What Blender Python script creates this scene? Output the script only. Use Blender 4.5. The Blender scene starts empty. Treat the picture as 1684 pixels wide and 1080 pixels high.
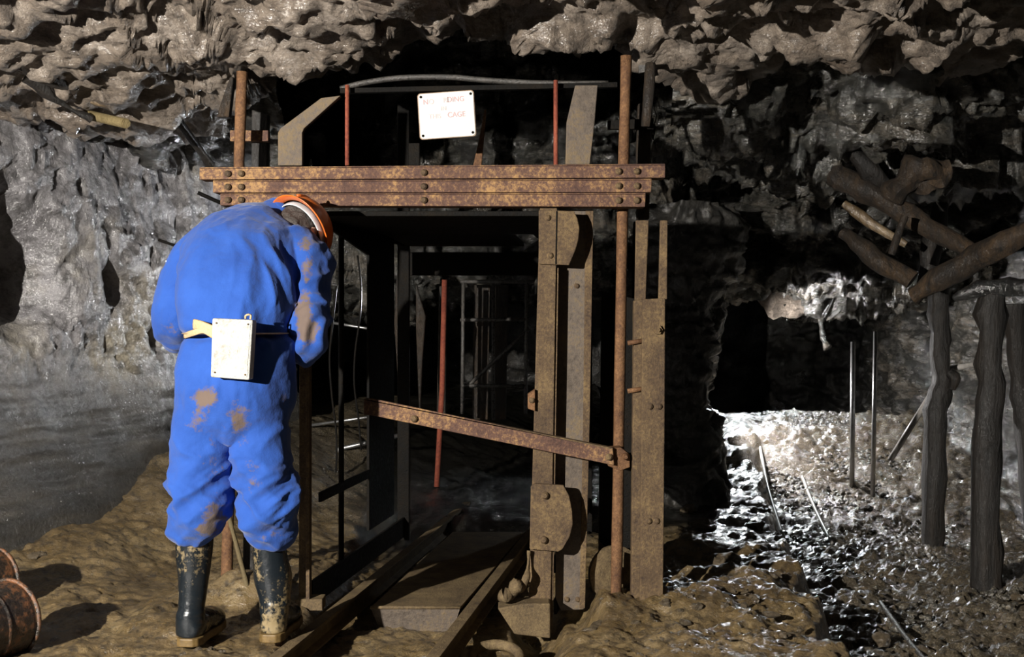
import bpy, math, random
import numpy as np
from mathutils import Vector, Matrix
random.seed(7); rng = np.random.default_rng(7)
F = 1900.0; CX = 842.0; HY = 520.0; EYE = 1.1
scene = bpy.context.scene
COL = scene.collection

def P(px, py, Y):
    """world point that stands at depth Y under photo pixel px, py"""
    return Vector(((px-CX)/F*Y, Y, EYE-(py-HY)/F*Y))

# ------------------------------------------------------------------ noise
def _h(i, j, k, s):
    n = (i.astype(np.int64)*374761393 + j.astype(np.int64)*668265263 + k.astype(np.int64)*2147483647 + s*1274126177) & 0xffffffff
    n = ((n ^ (n >> 13))*1274126177) & 0xffffffff
    n = ((n ^ (n >> 16))*2246822519) & 0xffffffff
    n = n ^ (n >> 15)
    return (n & 0xffffff)/float(0xffffff)
def vn(p, s=0):
    i = np.floor(p); f = p-i; f = f*f*f*(f*(f*6-15)+10)
    i = i.astype(np.int64); x, y, z = i[..., 0], i[..., 1], i[..., 2]
    fx, fy, fz = f[..., 0], f[..., 1], f[..., 2]
    r = 0
    for a in (0, 1):
        for b in (0, 1):
            for c in (0, 1):
                w = (fx if a else 1-fx)*(fy if b else 1-fy)*(fz if c else 1-fz)
                r = r + w*_h(x+a, y+b, z+c, s)
    return r*2-1
def fbm(p, o=4, s=0, g=.5):
    r = 0; a = 1
    for k in range(o):
        r = r + a*vn(p*2**k+k*7.3, s+k); a *= g
    return r
def ridged(p, o=3, s=0):
    r = 0; a = 1
    for k in range(o):
        r = r + a*(1-2*np.abs(vn(p*2**k+k*3.1, s+k))); a *= .5
    return r
def cells(p, s=0):
    """blocky facets: every Voronoi cell has its own height and tilt"""
    i = np.floor(p).astype(np.int64)
    best = np.full(p.shape[:-1], 9e9); out = np.zeros(p.shape[:-1]); b2 = best.copy(); o2 = out.copy()
    for a in (-1, 0, 1):
        for b in (-1, 0, 1):
            for c in (-1, 0, 1):
                x, y, z = i[..., 0]+a, i[..., 1]+b, i[..., 2]+c
                q = np.stack([x+_h(x, y, z, s), y+_h(x, y, z, s+1), z+_h(x, y, z, s+2)], -1)
                d = p-q; dd = (d**2).sum(-1)
                val = (_h(x, y, z, s+3)*2-1) + sum(d[..., m]*(_h(x, y, z, s+4+m)*2-1)*1.1 for m in range(3))
                m_ = dd < best; m2 = (~m_) & (dd < b2)
                b2 = np.where(m_, best, np.where(m2, dd, b2)); o2 = np.where(m_, out, np.where(m2, val, o2))
                best = np.where(m_, dd, best); out = np.where(m_, val, out)
    k = sst(0, .22, np.sqrt(b2)-np.sqrt(best))
    return out*(.5+.5*k)+o2*(.5-.5*k)
def sst(a, b, x):
    t = np.clip((x-a)/(b-a), 0, 1); return t*t*(3-2*t)

# ------------------------------------------------------------------ objects
def tag(o, label=None, cat=None, group=None, kind=None):
    if label: o['label'] = label
    if cat: o['category'] = cat
    if group: o['group'] = group
    if kind: o['kind'] = kind
    return o
def empty(name, loc, label, cat, group=None):
    o = bpy.data.objects.new(name, None); COL.objects.link(o); o.location = loc
    o.empty_display_size = .1
    return tag(o, label, cat, group)
def root_of(o):
    while o.parent: o = o.parent
    return o
def link_mesh(name, V, Fc, mat, parent=None, smooth=False, attrs=None, base=None):
    V = np.asarray(V, dtype=float)
    if parent is not None:
        org = Vector(root_of(parent).location)
    elif base is not None: org = Vector(base)
    else:
        lo = V.min(0); hi = V.max(0); org = Vector(((lo[0]+hi[0])/2, (lo[1]+hi[1])/2, lo[2]))
    me = bpy.data.meshes.new(name)
    me.from_pydata([tuple(v) for v in (V-np.array(org))], [], [tuple(int(i) for i in f) for f in Fc])
    if smooth: me.polygons.foreach_set('use_smooth', [True]*len(me.polygons))
    me.materials.append(mat)
    if attrs:
        for k, v in attrs.items():
            at = me.attributes.new(k, 'FLOAT', 'POINT'); at.data.foreach_set('value', np.asarray(v, dtype=np.float32).ravel())
    me.update()
    o = bpy.data.objects.new(name, me); COL.objects.link(o)
    if parent is not None: o.parent = parent
    else: o.location = org
    return o
def bev(o, w=.003, seg=2):
    m = o.modifiers.new('bevel', 'BEVEL'); m.width = w; m.segments = seg; m.limit_method = 'ANGLE'; m.angle_limit = .6
    return o

class MB:
    def __init__(s): s.v = []; s.f = []
    def add(s, V, Fc):
        n = len(s.v); s.v += [tuple(x) for x in V]; s.f += [tuple(i+n for i in f) for f in Fc]; return s
    def prism(s, pts, off):
        """polygon pts (3D) swept by vector off"""
        n = len(pts); off = Vector(off)
        V = [Vector(p) for p in pts]+[Vector(p)+off for p in pts]
        Fc = [tuple(range(n-1, -1, -1)), tuple(range(n, 2*n))]+[(i, (i+1) % n, n+(i+1) % n, n+i) for i in range(n)]
        return s.add(V, Fc)
    def pix(s, pts, Y, th):
        return s.prism([P(x, y, Y) for x, y in pts], (0, th, 0))
    def bar(s, a, b, w, d, side=(1, 0, 0)):
        a, b = Vector(a), Vector(b); t = (b-a).normalized(); sd = Vector(side); sd = (sd-t*sd.dot(t)).normalized(); u = t.cross(sd)
        q = [a+sd*i*w/2+u*j*d/2 for i, j in ((-1, -1), (1, -1), (1, 1), (-1, 1))]
        return s.prism(q, b-a)
    def box(s, lo, hi):
        a, b = lo, hi
        return s.prism([(a[0], a[1], a[2]), (b[0], a[1], a[2]), (b[0], b[1], a[2]), (a[0], b[1], a[2])], (0, 0, b[2]-a[2]))
    def tube(s, pts, rad, n=12, side=(1, 0, 0), sub=1, cap=True, noise=0):
        pts = [Vector(p) for p in pts]
        R = [(r, r) if not isinstance(r, (tuple, list)) else tuple(r) for r in (rad if isinstance(rad, list) else [rad]*len(pts))]
        if sub > 1: pts, R = catmull(pts, R, sub)
        rings = []; N = len(pts)
        for i, p in enumerate(pts):
            t = (pts[min(i+1, N-1)]-pts[max(i-1, 0)]).normalized(); sd = Vector(side); sd = sd-t*sd.dot(t)
            if sd.length < 1e-3: sd = Vector((0, 1, 0))-t*t.y
            sd.normalize(); u = t.cross(sd)
            rings.append([p+sd*math.cos(k*2*math.pi/n)*R[i][0]+u*math.sin(k*2*math.pi/n)*R[i][1] for k in range(n)])
        V = [v for r in rings for v in r]; Fc = []
        for i in range(N-1):
            for k in range(n):
                Fc.append((i*n+k, i*n+(k+1) % n, (i+1)*n+(k+1) % n, (i+1)*n+k))
        if cap: Fc += [tuple(range(n-1, -1, -1)), tuple((N-1)*n+k for k in range(n))]
        if noise:
            A = np.array([tuple(v) for v in V]); d = fbm(A*9, 3, 5)[:, None]*noise
            C = np.repeat(np.array([tuple(p) for p in pts]), n, 0); dr = A-C; dr /= np.linalg.norm(dr, axis=1)[:, None]+1e-9
            V = A+dr*d
        return s.add(V, Fc)
    def ball(s, c, r, axis=(0, 0, 1), side=(1, 0, 0), n=20, m=12, cut=1.0):
        c = Vector(c); r = (r, r, r) if not isinstance(r, (tuple, list)) else r
        z = Vector(axis).normalized(); x = Vector(side); x = (x-z*x.dot(z)).normalized(); y = z.cross(x)
        V = []; Fc = []
        for i in range(m+1):
            th = math.pi*cut*i/m
            for k in range(n):
                ph = 2*math.pi*k/n
                V.append(c+x*math.cos(ph)*math.sin(th)*r[0]+y*math.sin(ph)*math.sin(th)*r[1]+z*math.cos(th)*r[2])
        for i in range(m):
            for k in range(n): Fc.append((i*n+k, (i+1)*n+k, (i+1)*n+(k+1) % n, i*n+(k+1) % n))
        return s.add(V, Fc)
    def build(s, name, mat, parent=None, smooth=False, bevel=0):
        o = link_mesh(name, s.v, s.f, mat, parent, smooth)
        if bevel: bev(o, bevel)
        return o
def catmull(pts, R, sub):
    op = []; orr = []; n = len(pts)
    for i in range(n-1):
        p = [pts[max(i-1, 0)], pts[i], pts[i+1], pts[min(i+2, n-1)]]; r = [R[max(i-1, 0)], R[i], R[i+1], R[min(i+2, n-1)]]
        for k in range(sub):
            t = k/sub; c = (-.5*t**3+t*t-.5*t, 1.5*t**3-2.5*t*t+1, -1.5*t**3+2*t*t+.5*t, .5*t**3-.5*t*t)
            op.append(sum((p[j]*c[j] for j in range(4)), Vector()))
            orr.append(tuple(max(1e-4, sum(r[j][m]*c[j] for j in range(4))) for m in (0, 1)))
    op.append(pts[-1]); orr.append(R[-1]); return op, orr

def remesh(mb, voxel, smooth=3, disp=None):
    """fuse the lofts of a body into one continuous skin"""
    me = bpy.data.meshes.new('tmp'); me.from_pydata([tuple(v) for v in mb.v], [], mb.f)
    o = bpy.data.objects.new('tmp', me); COL.objects.link(o)
    m = o.modifiers.new('r', 'REMESH'); m.mode = 'VOXEL'; m.voxel_size = voxel
    dg = bpy.context.evaluated_depsgraph_get(); e = o.evaluated_get(dg); m2 = bpy.data.meshes.new_from_object(e)
    V = np.zeros(len(m2.vertices)*3); m2.vertices.foreach_get('co', V); V = V.reshape(-1, 3)
    E = np.zeros(len(m2.edges)*2, dtype=np.int32); m2.edges.foreach_get('vertices', E); E = E.reshape(-1, 2)
    Fc = [tuple(p.vertices) for p in m2.polygons]
    deg = np.bincount(E.ravel(), minlength=len(V))[:, None]
    def lap(V):
        S = np.zeros_like(V)
        for m_ in range(3):
            S[:, m_] = np.bincount(E[:, 0], V[E[:, 1], m_], len(V))+np.bincount(E[:, 1], V[E[:, 0], m_], len(V))
        return S/np.maximum(deg, 1)
    for _ in range(smooth): V = V*.4+lap(V)*.6
    if disp:
        m2.vertices.foreach_set('co', V.ravel()); m2.update()
        N = np.zeros(len(V)*3); m2.vertex_normals.foreach_get('vector', N); N = N.reshape(-1, 3)
        V = V+N*disp(V, N)[:, None]
        V = V*.7+lap(V)*.3
    bpy.data.objects.remove(o); bpy.data.meshes.remove(me); bpy.data.meshes.remove(m2)
    return V, Fc

def grid_faces(nu, nv, flip=False):
    i = np.arange(nu-1)[:, None]*nv+np.arange(nv-1)[None]
    f = np.stack([i, i+nv, i+nv+1, i+1], -1).reshape(-1, 4)
    return f[:, ::-1] if flip else f
def blur(A, w, ax):
    k = np.ones(w)/w; B = np.moveaxis(A, ax, 0); pad = w//2
    B = np.concatenate([np.repeat(B[:1], pad, 0), B, np.repeat(B[-1:], pad, 0)]); C = np.cumsum(np.concatenate([B[:1]*0, B]), 0)
    return np.moveaxis((C[w:]-C[:-w])/w, 0, ax)
def grid_normals(A):
    n = np.cross(np.gradient(A, axis=0), np.gradient(A, axis=1)); n = n/(np.linalg.norm(n, axis=-1, keepdims=True)+1e-12)
    n = blur(blur(n, 31, 1), 11, 0); return n/(np.linalg.norm(n, axis=-1, keepdims=True)+1e-12)

# ------------------------------------------------------------------ materials
def mat_new(name):
    m = bpy.data.materials.new(name); m.use_nodes = True; nt = m.node_tree; nt.nodes.clear()
    o = nt.nodes.new('ShaderNodeOutputMaterial'); b = nt.nodes.new('ShaderNodeBsdfPrincipled'); nt.links.new(b.outputs[0], o.inputs[0])
    return m, nt, b
def nz(nt, scale, detail=6, rough=.6, vec=None, stretch=None, kind='noise'):
    if vec is None:
        g = nt.nodes.new('ShaderNodeTexCoord'); vec = g.outputs['Object']
    if stretch:
        mp = nt.nodes.new('ShaderNodeMapping'); mp.inputs['Scale'].default_value = stretch; nt.links.new(vec, mp.inputs[0]); vec = mp.outputs[0]
    if kind == 'vor':
        n = nt.nodes.new('ShaderNodeTexVoronoi'); n.inputs['Scale'].default_value = scale; nt.links.new(vec, n.inputs['Vector']); return n.outputs['Distance']
    n = nt.nodes.new('ShaderNodeTexNoise'); n.inputs['Scale'].default_value = scale; n.inputs['Detail'].default_value = detail; n.inputs['Roughness'].default_value = rough
    nt.links.new(vec, n.inputs['Vector']); return n.outputs['Fac']
def ramp(nt, fac, stops):
    r = nt.nodes.new('ShaderNodeValToRGB'); e = r.color_ramp.elements
    while len(e) < len(stops): e.new(.5)
    for i, (p, c) in enumerate(stops):
        e[i].position = p; e[i].color = (c, c, c, 1) if not isinstance(c, tuple) else (*c, 1)
    nt.links.new(fac, r.inputs[0]); return r.outputs[0]
def mix(nt, fac, a, b):
    m = nt.nodes.new('ShaderNodeMix'); m.data_type = 'RGBA'
    for s, v in ((m.inputs[0], fac), (m.inputs[6], a), (m.inputs[7], b)):
        if isinstance(v, tuple): s.default_value = (*v, 1)
        elif isinstance(v, (int, float)): s.default_value = v
        else: nt.links.new(v, s)
    return m.outputs[2]
def math_(nt, op, a, b):
    m = nt.nodes.new('ShaderNodeMath'); m.operation = op
    for s, v in ((m.inputs[0], a), (m.inputs[1], b)):
        if isinstance(v, (int, float)): s.default_value = v
        else: nt.links.new(v, s)
    return m.outputs[0]
def bump(nt, b, h, dist, strength=1.0, prev=None):
    n = nt.nodes.new('ShaderNodeBump'); n.inputs['Distance'].default_value = dist; n.inputs['Strength'].default_value = strength
    nt.links.new(h, n.inputs['Height'])
    if prev: nt.links.new(prev, n.inputs['Normal'])
    if b: nt.links.new(n.outputs[0], b.inputs['Normal'])
    return n.outputs[0]
def attr(nt, name):
    a = nt.nodes.new('ShaderNodeAttribute'); a.attribute_name = name; return a.outputs['Fac']

def wet(nt, b, vec_stretch=None, w=(.35, .6), rough=.16, s=(9, 30), d=(.03, .012), ior=1.7, hi=1.0):
    """film of water over the rock, with its own ripples"""
    p = bump(nt, None, nz(nt, s[0], 4, .6, stretch=vec_stretch), d[0]); p = bump(nt, None, nz(nt, s[1], 4, .65), d[1], 1, p)
    nt.links.new(p, b.inputs['Coat Normal']); b.inputs['Coat Roughness'].default_value = rough; b.inputs['Coat IOR'].default_value = ior
    nt.links.new(ramp(nt, nz(nt, 1.7, 5, .6), [(w[0], hi), (w[1], .25*hi)]), b.inputs['Coat Weight'])
def rock_mat(name, c0, c1, c2, rough=(.25, .6), sc=1.0, stretch=None, bd=.02, spec=.5, fine=.006, hi=1.0):
    m, nt, b = mat_new(name)
    n1 = nz(nt, 2.2*sc, 8, .65, stretch=stretch); n2 = nz(nt, 14*sc, 8, .7, stretch=stretch); n3 = nz(nt, 70*sc, 5, .7)
    col = ramp(nt, n1, [(.3, c0), (.5, c1), (.68, c2)])
    col = mix(nt, ramp(nt, n2, [(.35, 1.0), (.6, 0.0)]), col, tuple(x*.55 for x in c0))
    nt.links.new(col, b.inputs['Base Color'])
    nt.links.new(ramp(nt, n1, [(.35, rough[0]), (.65, rough[1])]), b.inputs['Roughness'])
    b.inputs['Specular IOR Level'].default_value = spec
    n4 = nz(nt, 33*sc, 6, .7, stretch=stretch)
    p = bump(nt, None, n2, bd*1.5); p = bump(nt, None, n4, bd*.6, 1, p); bump(nt, b, n3, fine, 1, p)
    wet(nt, b, stretch, hi=hi)
    return m
def rust_mat(name, c0, c1, c2, sc=1.0, rough=.75, spec=.3, mud=None, bd=.003):
    m, nt, b = mat_new(name)
    n1 = nz(nt, 6*sc, 8, .7); n2 = nz(nt, 70*sc, 6, .75); n3 = nz(nt, 160*sc, 3, .6)
    mm = math_(nt, 'ADD', math_(nt, 'MULTIPLY', n1, .5), math_(nt, 'MULTIPLY', n2, .5))
    col = ramp(nt, mm, [(.38, c0), (.5, c1), (.6, c2)])
    if mud: col = mix(nt, ramp(nt, nz(nt, 9*sc, 6, .7), [(.45, 0.0), (.6, .85)]), col, mud)
    nt.links.new(col, b.inputs['Base Color'])
    nt.links.new(ramp(nt, n2, [(.3, rough-.2), (.7, min(1, rough+.15))]), b.inputs['Roughness'])
    b.inputs['Specular IOR Level'].default_value = spec
    p = bump(nt, None, n2, bd*1.6); bump(nt, b, n3, bd*.5, 1, p)
    return m
def plain_mat(name, c, rough=.5, spec=.5, metal=0, var=.15, bsc=40, bd=.001):
    m, nt, b = mat_new(name)
    n = nz(nt, bsc, 5, .6)
    nt.links.new(mix(nt, ramp(nt, n, [(.35, 0.0), (.65, 1.0)]), tuple(x*(1-var) for x in c), tuple(min(1, x*(1+var)) for x in c)), b.inputs['Base Color'])
    b.inputs['Roughness'].default_value = rough; b.inputs['Specular IOR Level'].default_value = spec; b.inputs['Metallic'].default_value = metal
    bump(nt, b, n, bd); return m

M = {}
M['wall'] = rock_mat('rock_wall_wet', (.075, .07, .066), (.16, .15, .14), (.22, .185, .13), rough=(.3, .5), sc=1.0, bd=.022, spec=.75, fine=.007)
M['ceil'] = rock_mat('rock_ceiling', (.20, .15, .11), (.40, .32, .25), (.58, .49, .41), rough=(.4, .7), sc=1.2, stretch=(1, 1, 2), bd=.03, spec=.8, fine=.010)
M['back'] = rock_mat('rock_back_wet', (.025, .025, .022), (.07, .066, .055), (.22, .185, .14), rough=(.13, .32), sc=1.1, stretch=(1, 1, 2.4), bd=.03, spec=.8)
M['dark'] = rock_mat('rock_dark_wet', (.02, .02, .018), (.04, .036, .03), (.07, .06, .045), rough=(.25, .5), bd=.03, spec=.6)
M['beam'] = rust_mat('rusty_beam_steel', (.055, .029, .024), (.12, .064, .045), (.36, .21, .09), sc=1.0)
M['post'] = rust_mat('rusty_post_steel', (.05, .032, .022), (.11, .072, .04), (.2, .135, .065), sc=1.3)
M['grey'] = rust_mat('grey_painted_steel', (.07, .055, .043), (.125, .10, .08), (.17, .125, .075), sc=.8)
M['pipe'] = rust_mat('rusty_pipe', (.07, .032, .018), (.15, .075, .035), (.25, .13, .06), sc=1.4, rough=.65)
M['red'] = rust_mat('red_rusted_rod', (.12, .03, .02), (.25, .06, .035), (.32, .1, .05))
M['black'] = rust_mat('near_black_steel', (.004, .004, .004), (.007, .006, .005), (.012, .009, .006), rough=.6, spec=.12)  # shade inside the cage is put into this near-black colour
M['wetsteel'] = rust_mat('wet_dark_steel', (.03, .03, .03), (.06, .055, .05), (.1, .09, .08), rough=.35, spec=.8)
M['timber'] = rock_mat('wet_old_timber', (.012, .008, .005), (.045, .027, .013), (.10, .058, .026), rough=(.5, .8), hi=.12, sc=2, stretch=(1, 1, .4), bd=.02, fine=.006)
M['timberdk'] = rock_mat('shaded_timber', (.005, .004, .003), (.013, .009, .006), (.03, .02, .012), rough=(.35, .6), hi=.12, sc=2, stretch=(1, 1, .2), bd=.012, fine=.002)  # unlit props: their shade is put into the timber colour
M['muddy'] = rust_mat('muddy_steel', (.07, .05, .03), (.15, .105, .055), (.22, .16, .08), sc=1.6)
M['stone'] = rock_mat('muddy_stone', (.13, .095, .055), (.24, .18, .11), (.4, .33, .22), rough=(.25, .5), sc=6, bd=.004, fine=.002)
M['gravel'] = rock_mat('wet_gravel', (.04, .038, .034), (.1, .09, .07), (.22, .18, .12), rough=(.08, .25), sc=5, bd=.004, fine=.002, spec=1)
M['rope'] = plain_mat('rope_fibre', (.11, .085, .045), .85, .2, bsc=150, bd=.002)
M['skin'] = plain_mat('skin', (.5, .27, .19), .5, .4, var=.05)
M['hair'] = plain_mat('grey_hair', (.06, .05, .045), .6, .3, var=.4, bsc=200, bd=.003)
M['wetblack'] = rock_mat('wet_black_cap', (.01, .01, .01), (.02, .02, .02), (.04, .04, .035), rough=(.12, .3), sc=3, bd=.02, spec=1)
M['timberlit'] = rock_mat('lit_timber', (.09, .06, .03), (.2, .14, .08), (.3, .22, .13), sc=2, stretch=(1, 1, .25), bd=.006, fine=.002)  # lighter copy of the timber, light put into the colour
M['pale'] = plain_mat('pale_wet_stick', (.35, .33, .31), .35, .6, var=.25)
M['khaki'] = rust_mat('khaki_pipe', (.1, .075, .03), (.17, .13, .06), (.22, .17, .08))
M['drum'] = rust_mat('rusted_drum', (.010, .009, .008), (.028, .02, .014), (.2, .08, .03), sc=.7, rough=.35, spec=.7)
M['bright'] = plain_mat('bright_wet_steel', (.4, .4, .4), .33, 1, metal=.9, var=.2, bsc=30, bd=.002)
# ================================================================== the mine: floor, walls, roof
def floor_h(X, Y):
    z = np.zeros_like(X)
    d = ((X+2.6)*1.7-(Y-4.6)*.7)/1.84                      # distance from the left wall
    z += .36*sst(1.5, 0, d)*sst(4.6, 6.6, Y)+.10*sst(.9, 0, d)
    z -= .10*sst(-.8, -.7, X)*sst(.22, .1, X)*sst(3.75, 3.95, Y)*sst(6.3, 6.0, Y)
    z -= .05*sst(-.8, -.7, X)*sst(.22, .1, X)*sst(3.95, 3.8, Y)
    z -= .12*sst(-.02, .1, X)*sst(.35, .25, X)*sst(4.0, 4.2, Y)*sst(4.7, 4.5, Y)
    edge = 1.06+.14*(Y-3.73)+.03*np.sin(Y*9)
    z -= .16*sst(edge-.02, edge+.05, X)*sst(9, 7, Y)
    z += .10*sst(1.75, 2.4, X)*sst(6, 4.5, Y)
    z += .06*np.exp(-((X-.75)**2/.1+(Y-4.35)**2/.08))+.05*np.exp(-((X-.35)**2/.02+(Y-4.25)**2/.02))
    z += .10*np.exp(-((X+1.0)**2/.012+(Y-4.45)**2/.015))+.05*np.exp(-((X+1.1)**2/.02+(Y-4.5)**2/.02))
    z += .05*np.exp(-((X-.95)**2/.05+(Y-4.8)**2/.01))+.06*np.exp(-((X-.9)**2/.08+(Y-5.35)**2/.012))
    z += .36*sst(6.2, 8.7, Y)*sst(1.0, 1.5, X)*sst(8.95, 8.8, Y+.15*np.sin(X*5))
    z -= .5*sst(8.85, 9.4, Y)*sst(.9, 1.2, X)+.1*sst(9, 10, Y)
    return z
def floor_z(x, y):
    return float(floor_h(np.array([x], float), np.array([y], float))[0])
nu, nv = 560, 620
u = np.linspace(0, 1, nu)[:, None]; v = np.linspace(0, 1, nv)[None]
Yg = 2.6*(14/2.6)**v+0*u
Xg = (-.62+1.34*u)*(Yg+.6)
Xg = np.clip(Xg, -5, 9)
Zg = floor_h(Xg, Yg)
pp = np.stack([Xg, Yg, Zg*0], -1)
clod = fbm(pp*np.array([7, 7, 1]), 5, 11, .55)
mask_r = sst(.15, .4, Xg)*sst(3.3, 3.8, Yg)
Zg = Zg+.017*clod*(1+.25*mask_r)+.009*np.abs(cells(pp*15, 31))+.006*np.abs(cells(pp*34, 37))*(.5+mask_r)+.022*fbm(pp*2.2, 3, 3)*(1-.7*sst(-.9, -.6, Xg)*sst(.2, 0, Xg))
gr = sst(1.05, 1.3, Xg-.14*(Yg-3.73))*sst(-.6, .4, fbm(pp*1.6, 3, 9)+.6*sst(4.2, 5, Yg)+.4)
far = sst(5.2, 6.5, Yg)
Zg += .018*gr*np.abs(cells(pp*26, 51))
wetm = np.clip(np.maximum(gr, far), 0, 1)
V = np.stack([Xg, Yg, Zg], -1).reshape(-1, 3)
m, nt, b = mat_new('mud_floor')
n1 = nz(nt, 3, 8, .6); n2 = nz(nt, 22, 8, .7); n3 = nz(nt, 110, 5, .7)
c = ramp(nt, n1, [(.3, (.105, .068, .028)), (.5, (.215, .145, .06)), (.7, (.31, .225, .11))])
c = mix(nt, ramp(nt, n2, [(.36, 1.0), (.52, 0.0)]), c, (.06, .042, .022))
g = ramp(nt, n3, [(.4, (.05, .045, .035)), (.55, (.12, .1, .07)), (.68, (.3, .26, .19))])
c = mix(nt, math_(nt, 'MULTIPLY', attr(nt, 'gravelly'), .85), c, g)
c = mix(nt, attr(nt, 'floor_shade'), c, (.012, .011, .008))  # shade behind the cage, painted into the floor colour
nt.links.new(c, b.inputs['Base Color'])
wr = ramp(nt, nz(nt, 5, 5, .6), [(.4, .2), (.6, .65)])
r_ = math_(nt, 'MULTIPLY', wr, math_(nt, 'SUBTRACT', 1.0, math_(nt, 'MULTIPLY', attr(nt, 'gravelly'), .55)))
r_ = math_(nt, 'MULTIPLY', r_, math_(nt, 'SUBTRACT', 1.0, math_(nt, 'MULTIPLY', attr(nt, 'floor_shade'), .6)))
nt.links.new(r_, b.inputs['Roughness']); b.inputs['Specular IOR Level'].default_value = .55
wet(nt, b, None, (.45, .7), .17, (16, 60), (.022, .010), 1.6); p_ = bump(nt, None, n2, .022); bump(nt, b, n3, .007, 1, p_)
M['floor'] = m
tag(link_mesh('floor', V, grid_faces(nu, nv), m, smooth=True, attrs={'gravelly': wetm, 'floor_shade': (sst(5.6, 6.2, Yg+.25*fbm(pp*2, 2, 71))*sst(-.95, -.75, Xg+.1*fbm(pp*3, 2, 72))*sst(1.45, 1.25, Xg)).ravel()}, base=(0, 0, 0)), kind='structure')

# ---- left wall: steep rock above, smooth apron below
nu, nv = 520, 420
s = np.linspace(-2.6, 3.1, nu)[:, None]; t = np.linspace(0, 1, nv)[None]
bx = -2.6+.38*s; by = 4.6+.925*s
z = -.25+3.0*t+0*s
apron = np.where(z < 1.0, (1.0-z), 0)
off = .42*apron**1.6-.10*sst(1.4, 2.6, z)                     # towards the room at the foot
X = bx+.925*off; Y = by-.38*off+0*t
A = np.stack([X+0*z, Y+0*z, z], -1)
N = grid_normals(A); N *= np.sign(N[..., :1]+1e-9)
q = A.reshape(-1, 3)
dd = .06*fbm(q*1.1, 4, 21)+.030*cells(q*np.array([2.2, 2.2, 1.6])+.15*fbm(q*3, 3, 4)[:, None], 3)*sst(.7, 1.3, q[:, 2])
dd += .009*cells(q*np.array([15, 15, 11]), 19)*sst(.6, 1.0, q[:, 2])
dd += .012*cells(q*np.array([7, 7, 4.5])+.3*fbm(q*5, 2, 8)[:, None], 13)*sst(.6, 1.1, q[:, 2])
dd += .012*ridged(q*np.array([6, 6, 3]), 3, 17)*sst(.5, 1.0, q[:, 2])+.03*fbm(q*np.array([1.2, 1.2, 9]), 3, 5)*sst(1.1, .6, q[:, 2])
for (hx, hy, r, dep) in ((45, 440, .17, .20), (15, 415, .14, .14), (62, 480, .10, .12), (178, 470, .065, .10), (240, 560, .05, .07), (325, 520, .10, .10), (130, 310, .03, .04), (112, 228, .04, .05)):
    # hollows in the face, at their own place on the wall
    k = (hx-CX)/F; s0 = (k*4.6+2.6)/(.38-.925*k); c_ = np.array([-2.6+.38*s0, 4.6+.925*s0, EYE-(hy-HY)/F*(4.6+.925*s0)])
    e = q-c_; e[:, 2] *= .55
    dd -= dep*np.exp(-(e**2).sum(1)/r**2*1.2)
A2 = (q+N.reshape(-1, 3)*dd[:, None])
m, nt, b = mat_new('left_wall_rock')
n1 = nz(nt, 1.6, 6, .6); n2 = nz(nt, 16, 10, .72); n3 = nz(nt, 75, 5, .7)
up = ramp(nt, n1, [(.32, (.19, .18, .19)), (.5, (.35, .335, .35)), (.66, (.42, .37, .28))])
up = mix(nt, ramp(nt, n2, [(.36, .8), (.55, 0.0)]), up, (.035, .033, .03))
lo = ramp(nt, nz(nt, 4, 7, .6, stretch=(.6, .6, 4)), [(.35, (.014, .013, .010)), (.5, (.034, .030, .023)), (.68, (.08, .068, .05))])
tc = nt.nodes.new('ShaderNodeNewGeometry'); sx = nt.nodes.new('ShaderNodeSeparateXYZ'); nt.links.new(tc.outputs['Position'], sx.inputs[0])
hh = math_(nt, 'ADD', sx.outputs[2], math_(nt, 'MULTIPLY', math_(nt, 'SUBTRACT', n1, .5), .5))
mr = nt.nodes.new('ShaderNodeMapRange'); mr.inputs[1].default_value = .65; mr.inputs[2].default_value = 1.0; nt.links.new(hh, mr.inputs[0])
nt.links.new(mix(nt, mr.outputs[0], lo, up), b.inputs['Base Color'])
nt.links.new(ramp(nt, nz(nt, 9, 6, .7), [(.35, .3), (.65, .5)]), b.inputs['Roughness']); b.inputs['Specular IOR Level'].default_value = .8
p_ = wet(nt, b, None, (.45, .7), .17, (11, 34), (.03, .014)); p_ = bump(nt, None, n2, .035); p_ = bump(nt, None, nz(nt, 36, 6, .7), .018, 1, p_); bump(nt, b, n3, .008, 1, p_)
tag(link_mesh('wall_left', A2, grid_faces(nu, nv), m, smooth=True, base=(0, 0, 0)), kind='structure')

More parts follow.
